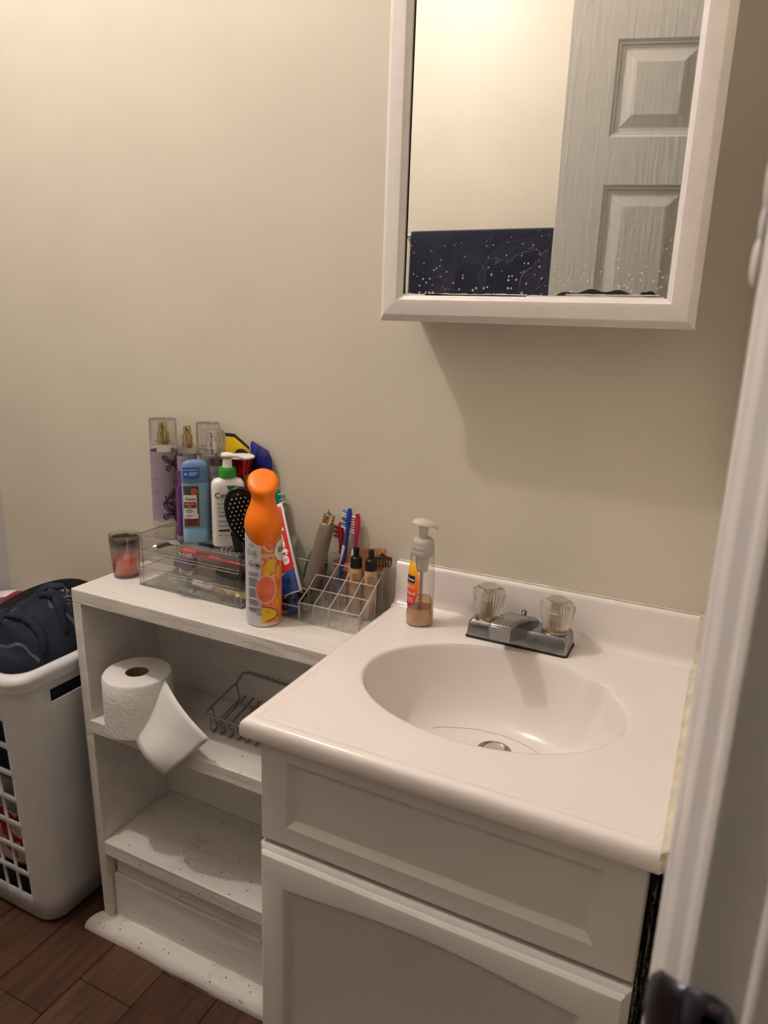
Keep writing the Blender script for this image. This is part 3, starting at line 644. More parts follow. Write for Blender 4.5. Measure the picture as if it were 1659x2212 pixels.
o=item('black_hair_clip','black hair clip with a silver end in the top drawer','clip',-.418,-.080,D3,.25)
G().tube([(-.024,-.01,.003),(-.004,0,.010),(.022,.006,.012)],[.0035,.005,.004],10).build('body',M_black,o); G().tube([(-.026,-.011,.0028),(-.021,-.0085,.0042)],.0042,10).build('end_cap',M_chromeb,o); G().sphere((.006,.001,.012),.009,12,8,1.5,.5,.5).build('white_pad',M_white,o)
o=item('blue_packet','dark blue packet at the right end of the top drawer','packet',-.262,-.052,D3)
G().loft([sq(.020,.012,4,24,z=.001),sq(.022,.014,4,24,z=.009),sq(.020,.012,4,24,z=.016)]).build('pouch',mat('dark_blue_foil',C8(25,50,95),.35),o)
o=item('black_hair_brush_small','small dark bristle brush in the middle drawer','brush',-.285,-.070,D2,-.05)
g=G().loft([sq(.034,.015,3,24,z=.001),sq(.036,.017,3,24,z=.006),sq(.034,.015,3,24,z=.010)]); g.build('pad',M_black,o)
g=G()
for i in range(14):
    for j in range(4): g.tube([(-.030+i*.0046,-.011+j*.007,.010),(-.030+i*.0046,-.011+j*.007,.021)],.0006,4)
bq=g.build('bristles',mat('grey_bristle',(.16,.15,.14),.5),o)
o=item('lilac_sachet','lilac grey sachet at the left of the middle drawer','sachet',-.392,-.070,D2,.1)
G().loft([sq(.020,.013,4,20,z=.001),sq(.021,.014,4,20,z=.010),sq(.019,.010,4,20,z=.018)]).build('pouch',mat('lilac_foil',C8(120,108,135),.4),o)
o=item('crystal_earring','sparkling cluster earring in the bottom drawer','jewellery',-.395,-.088,D1)
g=G()
for i in range(22):
    a=random.random()*6.28; b2=random.random()*1.5; g.sphere((.008*cos(a)*cos(b2),.008*sin(a)*cos(b2),.006+.007*sin(b2)),.0022,6,4)
g.build('stones',M_chromeb,o,smooth=False)
o=item('white_tube_stick','small white plastic stick tube in the bottom drawer','tube',-.345,-.080,D1,-.12)
G().tube([(-.022,0,.008),(.020,0,.008),(.026,0,.008)],[.0065,.0065,.004],16).build('barrel',M_white,o); G().tube([(-.038,0,.008),(-.0225,0,.008)],.005,14).build('cap',mat('teal_cap',C8(70,110,105),.4),o)
o=item('yellow_wrapper','crumpled yellow wrapper at the right of the bottom drawer','wrapper',-.277,-.085,D1,.05)
rows=[[(-.033+.066*i/16,-.010+.020*j/5,.005+.006*random.random()) for i in range(17)] for j in range(6)]
G().grid(rows).build('foil',mat('yellow_foil',C8(200,180,70),.3,.2),o,smooth=False,solid=.0005)
# ================================================================= BODY MISTS
OT=.8068
def mist(name,label,x,y,r,H,lb,cap,spray,labz=(.018,.141),rz=None):
    o=thing(name,label,'spray bottle',(x,y,OT),facing(x,y) if rz is None else rz); k=H/.196
    zs=lambda z:z*k
    G().lathe([(r*.9,0),(r,.0015),(r,zs(.146)),(r*.96,zs(.150)),(r*.62,zs(.152)),(r*.60,zs(.157))],44).build('bottle',M_glass,o,ang=40)
    G().lathe([(r*.93,zs(.010)),(r*.95,zs(.012)),(r*.95,zs(.126 if cap!='none' else .135)),(r*.5,zs(.1262 if cap!='none' else .1352))],36).build('liquid',clear('liquid_'+name,lb[1],.03),o)
    lf=cylfn(r,.0004)
    l_=pr(rect(G(),-r*2.6,r*2.6,zs(labz[0]),zs(labz[1]),lf,48),'label',mat('label_'+name,lb[0],.45),o)
    if spray is not None:
        s_=G().lathe([(r*.46,zs(.151)),(r*.47,zs(.155)),(r*.47,zs(.1735)),(r*.455,zs(.1745)),(r*.345,zs(.1748)),(r*.345,zs(.189)),(r*.32,zs(.1905)),(r*.05,zs(.1908))],36).build('sprayer',spray,o,ang=30)
        G().lathe([(.0016,0),(.0016,.001)],10).build('nozzle_hole',M_black,s_,loc=(0,-r*.345-.0002,zs(.183))).rotation_euler=(PI/2,0,0)
    if cap=='plain':
        G().lathe([(r,zs(.1515)),(r*1.0,zs(.158)),(r*1.0,zs(.196)),(r*.96,zs(.196)),(r*.95,zs(.158))],44,c0=False,c1=False).lathe([(r*.95,zs(.1955)),(r*.05,zs(.1956))],44).build('cap',M_capc,o,ang=40)
        G().tube([(r*cos(2*PI*i/40),r*sin(2*PI*i/40),zs(.196)) for i in range(40)],.0006,6,closed=True).build('cap_rim',M_acre,o); g=G(); g.tube([(r*.985*cos(2*PI*i/40),r*.985*sin(2*PI*i/40),zs(.153)) for i in range(40)],.0007,6,closed=True); g.build('cap_rim',M_acre,o)
    if cap=='facet':
        fl2=lambda a,z:1+.035*cos(14*a)
        G().lathe([(r*1.02,zs(.146)),(r*1.05,zs(.150)),(r*1.05,zs(.157)),(r*.98,zs(.160))],60).build('cap_collar',M_capc,o)
        G().lathe([(r*.96,zs(.160)),(r*1.03,zs(.168)),(r*1.04,zs(.185)),(r*.93,zs(.193)),(r*.72,zs(.195)),(r*.70,zs(.198)),(r*.05,zs(.198))],84,fl=lambda a,z:1+(.035*cos(14*a) if .158<z/k<.194 else 0)).build('cap',mat('faceted_clear_cap',(.95,.95,.94),.04,trans=.92,ior=1.10),o,ang=25)
    return o,l_,zs
m1,l1,zs=mist('body_mist_bottle','tall body mist with purple butterfly label, leftmost on the clear drawers',-.4605,-.040,.0240,.196,(C8(156,142,156),(.93,.91,.91)),'plain',M_gold,(.016,.140))
# butterflies: clear label window with dark outlined wings
lf=cylfn(.0240,.0008); pr(rect(G(),-.0035,.034,.0165,.1395,lf,20),'label_window',mat('pale_window',C8(160,148,148),.4),l1)
def wing(g,g2,cx_,cz_,s,rot,kind):
    f=cylfn(.0240,.0011); f_2=cylfn(.0240,.0014)
    def place(pts): return [(cx_+s*(x*cos(rot)-z*sin(rot)),cz_+s*(x*sin(rot)+z*cos(rot))) for x,z in pts]
    up=[(0,0),(.25,.55),(.65,.95),(1.05,1.0),(1.1,.7),(.85,.25),(.45,-.02)]; lo=[(0,0),(.45,-.05),(.85,-.25),(.8,-.65),(.5,-.85),(.25,-.6)]
    for sg in ((1,-1) if kind==2 else (1,)):
        for W in (up,lo):
            poly(g,place([(sg*x,z) for x,z in W]),f,5)
            cx2=sum(p[0] for p in W)/len(W); cz2=sum(p[1] for p in W)/len(W)
            for i in range(1,len(W)-1):
                tri=[W[0],W[i],W[i+1]]; c=(sum(p[0] for p in tri)/3,sum(p[1] for p in tri)/3)
                tri=[(c[0]+(p[0]-c[0])*.66,c[1]+(p[1]-c[1])*.66) for p in tri]
                poly(g2,place([(sg*x,z) for x,z in tri]),f_2,3)
    poly(g,place([(-.06,-.3),(.06,-.3),(.05,.45),(-.05,.45)]),f_2,3)
g,g2=G(),G()
for a in ((.0150,.1185,.0165,.05,2),(.019,.080,.019,.5,1),(.0010,.050,.0225,.05,1),(.012,.027,.019,-.25,2)): wing(g,g2,*a)
pr(g,'butterfly_outline',mat('dark_plum_print',C8(45,28,48),.5),l1); pr(g2,'butterfly_wing',mat('mauve_print',C8(150,105,150),.5),l1)
g=G(); f=cylfn(.0240,.0008)
for z,w2 in ((.128,.010),(.120,.012),(.118,.008),(.100,.012),(.092,.014),(.0905,.010),(.089,.013),(.0875,.012),(.070,.013),(.068,.011),(.066,.013),(.064,.012),(.062,.013),(.050,.011),(.048,.013),(.038,.012),(.036,.008)): rect(g,-.022,-.022+w2,z,z+.0006,f,5,1)
pr(g,'fine_print',mat('violet_print',C8(120,100,160),.5),l1)
m2,l2,zs=mist('body_mist_bottle','body mist with dusty-pink label and bare gold sprayer, second from the left',-.4105,-.0325,.0195,.1935,(C8(150,110,122),(.55,.50,.50)),'none',M_gold,(.016,.137))
f=cylfn(.0195,.0008); g=G(); put_text(g,'BATH & BODY WORKS',.0042,f,-.0135,.128,width=.036); g2=G(); 
for i in range(9): poly(g2,circ(-.006+.004*(i%4)+.003*(i//4),.108-.006*(i//3),.0035,.0018,8,0,i),f,2)
pr(g,'lettering',mat('plum_print',C8(75,30,50),.5),l2); pr(g2,'flower_print',mat('berry_print',C8(120,30,70),.5),l2)
m3,l3,zs=mist('body_mist_bottle','body mist with a plain clear cylinder cap, rearmost of the group',-.3695,-.0262,.0203,.1955,(C8(120,118,125),(.6,.58,.58)),'plain',None,(.016,.140))
m4,l4,zs=mist('body_mist_bottle','body mist with faceted clear cap and grey label behind the white pump bottle',-.3365,-.0558,.0212,.1915,(C8(118,125,132),(.6,.6,.6)),'facet',M_chromeb,(.016,.134))
f=cylfn(.0212,.0008); g=G(); put_text(g,'FINE FRAGRANCE',.0032,f,-.015,.117,width=.028)
for z in (.108,.103,.098,.093,.088): rect(g,-.018,.018,z,z+.0007,f,10,1)
pr(g,'lettering',mat('slate_print',C8(60,66,74),.5),l4)
# slim purple bottle and its nozzle neighbour
o=thing('purple_spray_tube','slim purple tube with rounded clear cap left of the blue deodorant','tube',(-.3905,-.0765,OT),facing(-.39,-.0765))
G().lathe([(.0085,0),(.0095,.001),(.0095,.10),(.0092,.108),(.0070,.1165),(.0030,.119),(.0002,.1192)],28).build('cap',clear('purple_clear',(.66,.42,.72),.12),o); G().lathe([(.0075,.002),(.0078,.004),(.0078,.085),(.006,.09)],24).build('body',mat('purple_plastic',C8(165,105,170),.35),o)
pr(poly(G(),circ(0,.006,.005,.003,12),cylfn(.0095,.0005),2),'emblem',mat('deep_violet_print',C8(110,40,120),.4),o)
o=thing('nozzle_bottle','small clear bottle with a white pointed nozzle behind the blue deodorant','bottle',(-.3700,-.0655,OT),0)
G().lathe([(.0085,0),(.0095,.002),(.0095,.108),(.0085,.114),(.005,.118)],24).build('bottle',M_glass,o); G().lathe([(.0082,.1145),(.0085,.120),(.0072,.1235),(.0026,.1245),(.0024,.131),(.0016,.133)],20).build('nozzle',mat('grey_white_nozzle',(.66,.62,.58),.35),o)
# deodorant
o=thing('deodorant_stick','light blue deodorant stick with brown fruit label on the clear drawers','deodorant',(-.3450,-.0925,OT),facing(-.3450,-.0925,.06))
M_deo=mat('powder_blue_plastic',C8(128,168,196),.3)
sx=lambda z:.0218+.0012*min(1,z/.02)
G().loft([sq(.0205,.0115,3,48,z=0),sq(.0222,.0130,3,48,z=.0015),sq(.0222,.0130,3,48,z=.0245),sq(.0214,.0124,3,48,z=.0255),sq(.0214,.0124,3,48,z=.0262),sq(.0222,.0128,3,48,z=.0270),sq(.0226,.0130,3,48,z=.100),sq(.0224,.0128,3,48,z=.105)]).build('body',M_deo,o,ang=40)
rg=[]
for z,k in ((.1045,1.005),(.108,1.02),(.128,1.015),(.134,.95),(.1385,.82),(.1415,.6),(.1428,.3)): rg.append(sq(.0224*k,.0128*k,3,48,z=z))
G().loft(rg).build('cap',mat('clear_blue_cap',C8(120,150,195),.12,trans=.25,ior=1.3),o)
f=sefn(.0226,.0130,3,.0006); f1=sefn(.0226,.0130,3,.0009); f2=sefn(.0226,.0130,3,.0012)
lb=pr(rect(G(),-.0200,.0045,.030,.100,f,16),'label',mat('brown_fruit_label',C8(120,62,45),.45,var=.6,vscale=150),o)
pr(rect(G(),-.0200,.0010,.052,.0845,f1,12),'label_panel',mat('off_white_print',(.80,.77,.74),.5),lb); pr(rect(G(),-.0200,.0030,.0435,.052,f1,12),'label_panel',mat('off_white_print',(.80,.77,.74),.5),lb)
pr(rect(G(),-.0200,.0000,.0620,.0725,f2,12),'red_band',mat('brick_red_print',C8(135,42,38),.5),lb); pr(poly(G(),circ(-.0030,.0905,.0060,.0060),f1,4),'fruit',mat('peach_fruit_print',C8(190,100,75),.5,var=.3,vscale=300),lb)
pr(rect(G(),-.0200,-.008,.087,.0975,f1,8),'leaf',mat('leaf_green_print',C8(50,85,50),.5),lb)
g=G(); put_text(g,'Suave',.0078,f2,-.0188,.0755,width=.0175,shear=.3,bold=.015); pr(g,'lettering',mat('black_print',(.02,.02,.02),.5),lb)
g=G(); f3=sefn(.0226,.0130,3,.0015); put_text(g,'SHEA BUTTER',.0030,f3,-.0182,.0680,width=.0150,bold=.02); pr(g,'lettering',M_wp,lb); g=G(); put_text(g,'& OIL',.0030,f3,-.0145,.0640,width=.0070,bold=.02); pr(g,'lettering',M_wp,lb)
g=G()
for z,w_ in ((.0585,.010),(.0565,.012),(.0545,.009),(.0490,.011),(.0465,.008)): rect(g,-.0175,-.0175+w_,z,z+.0008,f3,4,1)
pr(g,'fine_print',mat('black_print',(.02,.02,.02),.5),lb)
fc2=sefn(.0230,.0134,3,.0006); fc3=sefn(.0230,.0134,3,.0011)
st2=pr(rect(G(),-.0205,.0065,.1130,.1315,fc2,12),'blue_sticker',mat('blue_sticker',C8(40,95,190),.4),o)
g=G(); put_text(g,'72H ANTIPERSPIRANT',.0026,fc3,-.0185,.1265,width=.0225,bold=.02); put_text(g,'48x',.0042,fc3,-.0185,.1190,width=.006,bold=.03); rect(g,-.0105,.004,.1225,.1233,fc3,4,1); rect(g,-.0105,.002,.1205,.1213,fc3,4,1); rect(g,-.0105,.0,.1185,.1193,fc3,4,1); pr(g,'lettering',M_wp,st2)
G().sphere((.012,-.003,.124),.008,12,8,.8,.8,1.0).build('white_stick',M_white,o)
# facial cleanser pump bottle
o=thing('cleanser_pump_bottle','white pump bottle with green collar and green corner on its label','pump bottle',(-.2870,-.0790,OT),facing(-.287,-.079,.10))
G().loft([sq(.0235,.0125,4,48,z=0),sq(.0262,.0150,4,48,z=.002),sq(.0266,.0152,4,48,z=.010),sq(.0272,.0155,4,48,z=.100),sq(.0266,.0150,3.6,48,z=.1085),sq(.0225,.0130,3,48,z=.1145),sq(.0150,.0120,2.2,48,z=.1165),sq(.0138,.0125,2,48,z=.1190)]).build('bottle',M_white,o,ang=50)
G().lathe([(.0150,.1185),(.0152,.120),(.0148,.130),(.0145,.1315),(.0135,.1330),(.0135,.1345),(.007,.1350)],40).build('green_collar',mat('green_plastic',C8(48,150,48),.3),o,ang=30)
g=G().lathe([(.0082,.1345),(.0078,.142),(.0068,.149)],24)
rg=[]
for x,hw,hh,zc in ((-.0105,.003,.0015,.1545),(-.0085,.0075,.004,.1545),(-.002,.0095,.0052,.1545),(.006,.0085,.0045,.1543),(.014,.0058,.0030,.1530),(.021,.0042,.0024,.1508),(.0265,.0032,.0020,.1482),(.028,.002,.0013,.1475)):
    rg.append([(x,hw*cos(a),zc+hh*sin(a)) for a in [2*PI*j/16 for j in range(16)]])
g.loft(rg); g.build('pump',M_white,o)
f=sefn(.0270,.0154,4,.0006); f1=sefn(.0270,.0154,4,.0010)
pr(poly(G(),[(-.004,.106),(.012,.106),(.0235,.075),(.0235,.058),(.0215,.058)],f,6),'green_corner',mat('green_label_print',C8(20,140,70),.45),o)
g=G(); put_text(g,'CeraVe',.0128,f1,-.0225,.0855,width=.0400,bold=.012); rect(g,-.0215,.001,.0830,.0835,f1,6,1)
for z,w_ in ((.0550,.020),(.0535,.018),(.0455,.028),(.0437,.026),(.0385,.020),(.0360,.017),(.0205,.006)): rect(g,-.0185,-.0185+w_,z,z+.0007,f1,6,1)
rect(g,-.0180,.0005,.0275,.0310,f1,6,1); put_text(g,'8.0 FL OZ (236 mL)',.0030,f1,-.0175,.0195,width=.018)
pr(g,'lettering',mat('charcoal_print',(.035,.035,.04),.5),o)
g=G()
for s_,z in (('Hydrating',.0735),('Facial',.0665),('Cleanser',.0595)): put_text(g,s_,.0064,f1,-.0190,z,width={'Hydrating':.0215,'Facial':.0125,'Cleanser':.0195}[s_])
pr(g,'lettering',mat('green_grey_print',C8(70,110,85),.5),o)
pr(poly(poly(G(),[(.0060,.016),(.0140,.016),(.0140,.0265),(.0060,.0265)],f1,3),circ(.010,.0265,.004,.004),f1,3),'seal',mat('black_print',(.02,.02,.02),.5),o)
f2=sefn(.0270,.0154,4,.0014); pr(poly(rect(G(),.0075,.0125,.018,.0205,f2,3,1),circ(.010,.0265,.0022,.0022),f2,2),'seal_print',M_wp,o)
# red-capped lotion bottle
o=thing('red_capped_bottle','clear lotion bottle with flared metallic red cap and white lid top','bottle',(-.2890,-.0400,OT),facing(-.289,-.04))
G().loft([sq(.021,.017,2.3,40,z=0),sq(.0235,.019,2.3,40,z=.002),sq(.0240,.0195,2.3,40,z=.095),sq(.0215,.0180,2.2,40,z=.106),sq(.0165,.0150,2,40,z=.112),sq(.0150,.0145,2,40,z=.116)]).build('bottle',M_glass,o)
G().loft([sq(.0222,.0178,2.3,40,z=.003),sq(.0225,.0182,2.3,40,z=.090)]).build('lotion',mat('pink_lotion',C8(150,90,90),.5),o)
G().lathe([(.0165,.116),(.0168,.120),(.0185,.130),(.0225,.141),(.0232,.1445)],40,c1=True).build('cap',mat('metallic_red',C8(160,12,28),.18,.7),o)
G().lathe([(.0235,.1445),(.0242,.1455),(.0242,.1470),(.0225,.1485),(.008,.1490)],40).build('lid_top',M_white,o)
f=sefn(.0241,.0196,2.3,.0006); lb=pr(rect(G(),-.022,.022,.015,.098,f,20),'label',mat('deep_red_label',C8(150,20,35),.4),o)
g=G(); f1=sefn(.0241,.0196,2.3,.0010)
for i in range(6): poly(g,circ(-.012+.005*i,.088-.003*(i%3),.003,.0012,8,0,i*1.1),f1,2)
pr(g,'leaf_print',mat('pale_pink_print',C8(215,175,165),.5),lb)
# packets leaning on the wall
def packet(name,label,cat,pts,y,th,m,lean_=.0):
    cx_=sum(p[0] for p in pts)/len(pts); o=thing(name,label,cat,(cx_,y,OT),0)
    rg=[]
    n=len(pts); dense=[]
    for i in range(n):
        a,b2=pts[i],pts[(i+1)%n]
        for k in range(5): dense.append((a[0]+(b2[0]-a[0])*k/5,a[1]+(b2[1]-a[1])*k/5))
    mx_=sum(p[0] for p in dense)/len(dense); mz_=sum(p[1] for p in dense)/len(dense)
    for k,yy in ((.02,-th),(.5,-th*.95),(.85,-th*.6),(1,-th*.05),(1,th*.05),(.85,th*.6),(.02,th)):
        rg.append([(mx_+(x-mx_)*k-cx_,yy+ (z-OT)*lean_,mz_+(z-mz_)*k-OT) for x,z in dense])
    G().loft(rg).build('pouch',m,o,ang=60); return o,cx_
o,pc=packet('yellow_packet','yellow and black foil packet against the wall behind the faceted cap','packet',[(-.352,OT),(-.300,OT),(-.292,.962),(-.322,.984),(-.352,.984)],-.0115,.006,mat('yellow_packet_foil',C8(225,190,25),.3))
g=G(); g.plate([(-.352-pc,.986-OT),(-.322-pc,.986-OT),(-.2915-pc,.966-OT),(-.2915-pc,.9615-OT),(-.322-pc,.9800-OT),(-.352-pc,.9800-OT)],.0012,at=-.0015); g.plate(circ(-.303-pc,.953-OT,.014,.009,16),.001,at=-.0070)
g.plate([(-.352-pc,.0005),(-.300-pc,.0005),(-.298-pc,.13),(-.352-pc,.13)],.0008,at=-.0068); g.build('black_print',mat('grey_black_seal',C8(40,38,38),.4),o,smooth=False)
o,pc=packet('navy_packet','navy blue foil packet leaning on the wall behind the red cap','packet',[(-.292,OT),(-.242,OT),(-.2445,.948),(-.2525,.963),(-.286,.977),(-.2895,.972)],-.0105,.0075,mat('navy_packet_foil',C8(28,30,110),.3))
g=G(); g.plate([(-.2795-pc,.13),(-.2785-pc,.13),(-.2675-pc,.163),(-.2690-pc,.163)],.0006,at=-.0080); g.build('crease_print',mat('dark_navy_print',C8(16,18,60),.4),o,smooth=False)
# brush
o=thing('paddle_hairbrush','black paddle hairbrush with white dotted pins, head up beside the orange can','hairbrush',mw=lean((-.2120,-.0960,.7115),(-.2350,-.1235,.931),face=Vector((.55,-.83,.1))))
rg=[]
for k,yy in ((.72,.0075),(.94,.0055),(1,.001),(1,-.002),(.955,-.0045),(.90,-.005)):
    rg.append([((.0262*k)*cos(a)*(1+.22*sin(a)),yy,.164+(.050*k)*sin(a)) for a in [2*PI*j/40 for j in range(40)]])
G().loft(rg).build('head',M_black,o)
rg=[]
for k,yy in ((.86,-.0045),(.80,-.0065),(.55,-.0082),(.02,-.0088)): rg.append([((.0262*k)*cos(a)*(1+.22*sin(a)),yy,.164+(.050*k)*sin(a)) for a in [2*PI*j/40 for j in range(40)]])
G().loft(rg).build('cushion',mat('black_rubber',(.007,.007,.008),.7,spec=.2),o)
g=G(); g2=G()
for i in range(-3,4):
    for j in range(-6,7):
        x=i*.0070+(.0035 if j%2 else 0); z=j*.0068
        if (x/(.0195*(1+.3*z/.05)))**2+(z/.041)**2<1: g.tube([(x,-.008,.164+z),(x,-.0145,.164+z)],.0005,5); g2.sphere((x,-.0150,.164+z),.00115,7,5)
g.build('pins',M_black,o); lab(g2.build('pin_tips',mat('pin_tip_white',(.75,.75,.75),.4),o),'white ball tips')
G().tube([(0,0,.004),(0,0,.03),(0,0,.08),(0,0,.122)],[.006,.0085,.0075,.010],16).build('handle',M_black,o)
o=thing('black_ribbed_clip','black ribbed hair clip at the front right corner of the clear drawers','clip',(-.2475,-.1040,OT),math.radians(38))
g=G().hexa([(-.006,-.006,0),(.012,-.004,0),(.012,.004,0),(-.006,.006,0),(-.013,-.004,.034),(.009,-.003,.040),(.009,.002,.040),(-.013,.003,.034)]); g.build('body',M_black,o,bevel=.0015)
g=G()
for k in range(5): g.tube([(-.0065+k*.0036,-.0062+k*.0004,.006),(-.0110+k*.0036,-.0048+k*.0002,.029)],.0007,5)
g.build('rib',mat('dark_grey_rib',(.08,.08,.08),.35),o)
# ================================================================= AIR FRESHENER CAN
CX,CY=-.1765,-.1335
ac=thing('air_freshener_can','orange-capped air freshener spray can with citrus label on the shelf unit','spray can',(CX,CY,.7097),facing(CX,CY))
R1=.0282
G().lathe([(.0255,0),(.0272,.0012),(.0280,.004),(.0278,.0055),(R1,.007),(R1,.150),(.0265,.1545),(.020,.1565)],56).build('can',mat('can_body_grey',(.62,.61,.60),.3,.3),ac,ang=35)
# cap: shell cut higher at the sides, waist, tilted oval crown
NC=56; rg=[]
def capring(z,rx,ry,cyy=0,tilt=0,drop=0):
    out=[]
    for j in range(NC):
        a=2*PI*j/NC; x=rx*cos(a); y=ry*sin(a)+cyy; out.append((x,y,z+tilt*sin(a)+drop*(-sin(a))*(1 if sin(a)<0 else .0)*-1))
    return out
def low(z,r): # scalloped lower edge, lowest at the front
    return [(r*cos(2*PI*j/NC),r*sin(2*PI*j/NC),z-(.026*max(0,-sin(2*PI*j/NC))**1.2)) for j in range(NC)]
rg=[low(.1610,R1+.0003),low(.1615,R1+.0012)]
for z,rx,ry,cy_,ti in ((.166,.0292,.0292,0,0),(.175,.0280,.0278,0,0),(.185,.0246,.0242,.0005,0),(.195,.0204,.0204,.001,0),(.203,.0182,.0186,.001,.001),(.208,.0178,.0186,0,.002),(.213,.0188,.0196,-.001,.004),(.219,.0212,.0212,-.0015,.006),(.2255,.0232,.0222,-.001,.0085),(.2305,.0238,.0215,.000,.0105),(.2345,.0226,.0195,.001,.0115),(.2368,.0190,.0160,.001,.0105),(.2375,.010,.008,.001,.006),(.2376,.0005,.0005,.001,0)):
    rg.append(capring(z,rx,ry,cy_,ti))
M_or=mat('orange_cap_plastic',C8(255,128,6),.38,sss=.15,trans=0)
G().loft(rg).build('cap',M_or,ac,ang=70)
f=cylfn(R1,.0003); f1=cylfn(R1,.0007); f2=cylfn(R1,.0011)
SEAM=-.0035; LT=lambda x:.1500
pan=pr(rect(G(),-.044,SEAM,.0075,.1500,f,26),'info_panel',mat('pale_grey_print',C8(205,200,205),.4),ac)
M_fr=mat('citrus_label',C8(235,140,60),.35); nt=M_fr.node_tree; tc=nt.nodes.new('ShaderNodeTexCoord'); n=nt.nodes.new('ShaderNodeTexNoise'); n.inputs['Scale'].default_value=34; n.inputs['Detail'].default_value=1; n.inputs['Distortion'].default_value=1.8; nt.links.new(tc.outputs['Object'],n.inputs[0])
cr=nt.nodes.new('ShaderNodeValToRGB'); e=cr.color_ramp.elements; e[0].position=.30; e[0].color=C8(232,170,40); e[1].position=.72; e[1].color=C8(225,100,60)
for p,c in ((.44,C8(236,130,62)),(.50,C8(228,112,70)),(.525,C8(246,190,150)),(.55,C8(228,104,62))): q=e.new(p); q.color=c
nt.links.new(n.outputs[0],cr.inputs[0]); nt.links.new(cr.outputs[0],nt.nodes['Principled BSDF'].inputs['Base Color'])
fr=pr(rect(G(),SEAM,.060,.0075,.1500,f,34),'citrus_label',M_fr,ac)
Mw2=mat('pineapple_yellow_print',C8(238,196,40),.4,var=.25,vscale=120); Mgf=mat('grapefruit_print',C8(240,120,85),.4,var=.25,vscale=80); Mpk=mat('pale_rind_print',C8(246,205,165),.4)
for pp in ([(-.002,.098),(.006,.111),(.017,.116),(.020,.109),(.016,.092),(.006,.086),(.000,.090)],[(SEAM,.009),(.010,.008),(.026,.010),(.020,.026),(.008,.035),(SEAM,.040)],[(.020,.085),(.028,.075),(.030,.095),(.026,.103)]): pr(poly(G(),pp,f1,5),'pineapple_slice',Mw2,fr)
for pp in (circ(.004,.064,.0165,.024,28),circ(.012,.140,.014,.016,24)): pr(poly(G(),pp,f1,5),'grapefruit_rind',Mpk,fr)
for pp in (circ(.0035,.064,.0150,.0215,28),circ(.0125,.141,.0118,.0145,24)): pr(poly(G(),pp,f2,5),'grapefruit_flesh',Mgf,fr)
def strip(g,pts,w_,f):
    for a,b2 in zip(pts[:-1],pts[1:]):
        dx_,dz_=b2[0]-a[0],b2[1]-a[1]; L_=math.hypot(dx_,dz_) or 1; nx_,nz_=-dz_/L_*w_/2,dx_/L_*w_/2
        k=max(1,int(L_/.003)); g.grid([[f(a[0]+dx_*i/k+s*nx_,a[1]+dz_*i/k+s*nz_) for i in range(k+1)] for s in (-1,1)])
f3=cylfn(R1,.0015)
g=G(); strip(g,[(SEAM,.0365),(.006,.035),(.020,.0275),(.0235,.0235)],.0022,f3); strip(g,[(.0235,.024),(.0215,.017),(.014,.0125),(.004,.0115)],.0022,f3); pr(g,'cinnamon_stick',mat('cinnamon_print',C8(165,75,30),.5),fr)
g=G(); strip(g,[(SEAM,.1190),(.010,.1195),(.024,.1205)],.0058,f3); pr(g,'ribbon',mat('beige_ribbon_print',C8(215,190,130),.45),fr)
f4=cylfn(R1,.0019); f5=cylfn(R1,.0023)
lg=pr(poly(G(),circ(.0335,.1245,.0165,.0185,36),f4,7),'logo_oval',mat('white_oval_print',C8(235,230,225),.4),fr)
g=G(); put_text(g,'febreze',.0150,f5,.0225,.1215,width=.0300,shear=.35,bold=.005,rot=.06); pr(g,'lettering',mat('black_print',(.02,.02,.02),.5),lg)
g=G(); M_tx=mat('grey_blue_print',C8(70,74,100),.5)
put_text(g,'ODORS',.0038,f1,-.0245,.1330,width=.0090,bold=.03)
z=.0905
for i in range(26):
    w_=.014+.006*random.random(); strip(g,[(-.0262,z),(-.0262+w_,z)],.0009,f1); z-=.0021+(.003 if i in (2,9,16,21) else 0)
for cx_,cz_ in ((-.0225,.1110),(-.0105,.1110)): strip(g,[(cx_-.005,cz_-.0075),(cx_+.005,cz_-.0075)],.0009,f1)
g.fixn=False
for cx_,cz_,r_ in ((-.0200,.1050,.0046),(-.0095,.1030,.0048)):
    strip(g,[(cx_+r_*cos(2*PI*i/24),cz_+r_*sin(2*PI*i/24)) for i in range(25)],.0007,f1); strip(g,[(cx_-r_*.7,cz_+r_*.7),(cx_+r_*.7,cz_-r_*.7)],.0007,f1)
poly(g,[(-.0115,.1010),(-.0075,.1010),(-.0068,.1035),(-.0095,.1065),(-.0120,.1035)],f1,2)
for cx_ in (-.0085,-.0052): strip(g,[(cx_+.0017*cos(2*PI*i/16),.0225+.0017*sin(2*PI*i/16)) for i in range(17)],.0006,f1)
strip(g,[(-.0085,.0290),(-.0045,.0290),(-.0065,.0330),(-.0085,.0290)],.0006,f1)
pr(g,'lettering',M_tx,pan)
g=G(); poly(g,circ(-.0130,.1215,.0026,.0032,14,0,.6),f1,3); strip(g,[(-.0130+.0050*cos(2*PI*i/24+.5),.1215+.0055*sin(2*PI*i/24+.5)) for i in range(20)],.0009,f1); pr(g,'leaf_symbol',mat('leaf_symbol_green',C8(90,150,105),.5),pan)
g=G(); strip(g,[(-.0240+.0046*cos(2*PI*i/24),.1235+.0055*sin(2*PI*i/24)) for i in range(25)],.0008,f1); strip(g,[(-.0240,.1205),(-.0240,.1262)],.0018,f1); pr(g,'drop_symbol',mat('blue_symbol',C8(110,130,190),.5),pan)
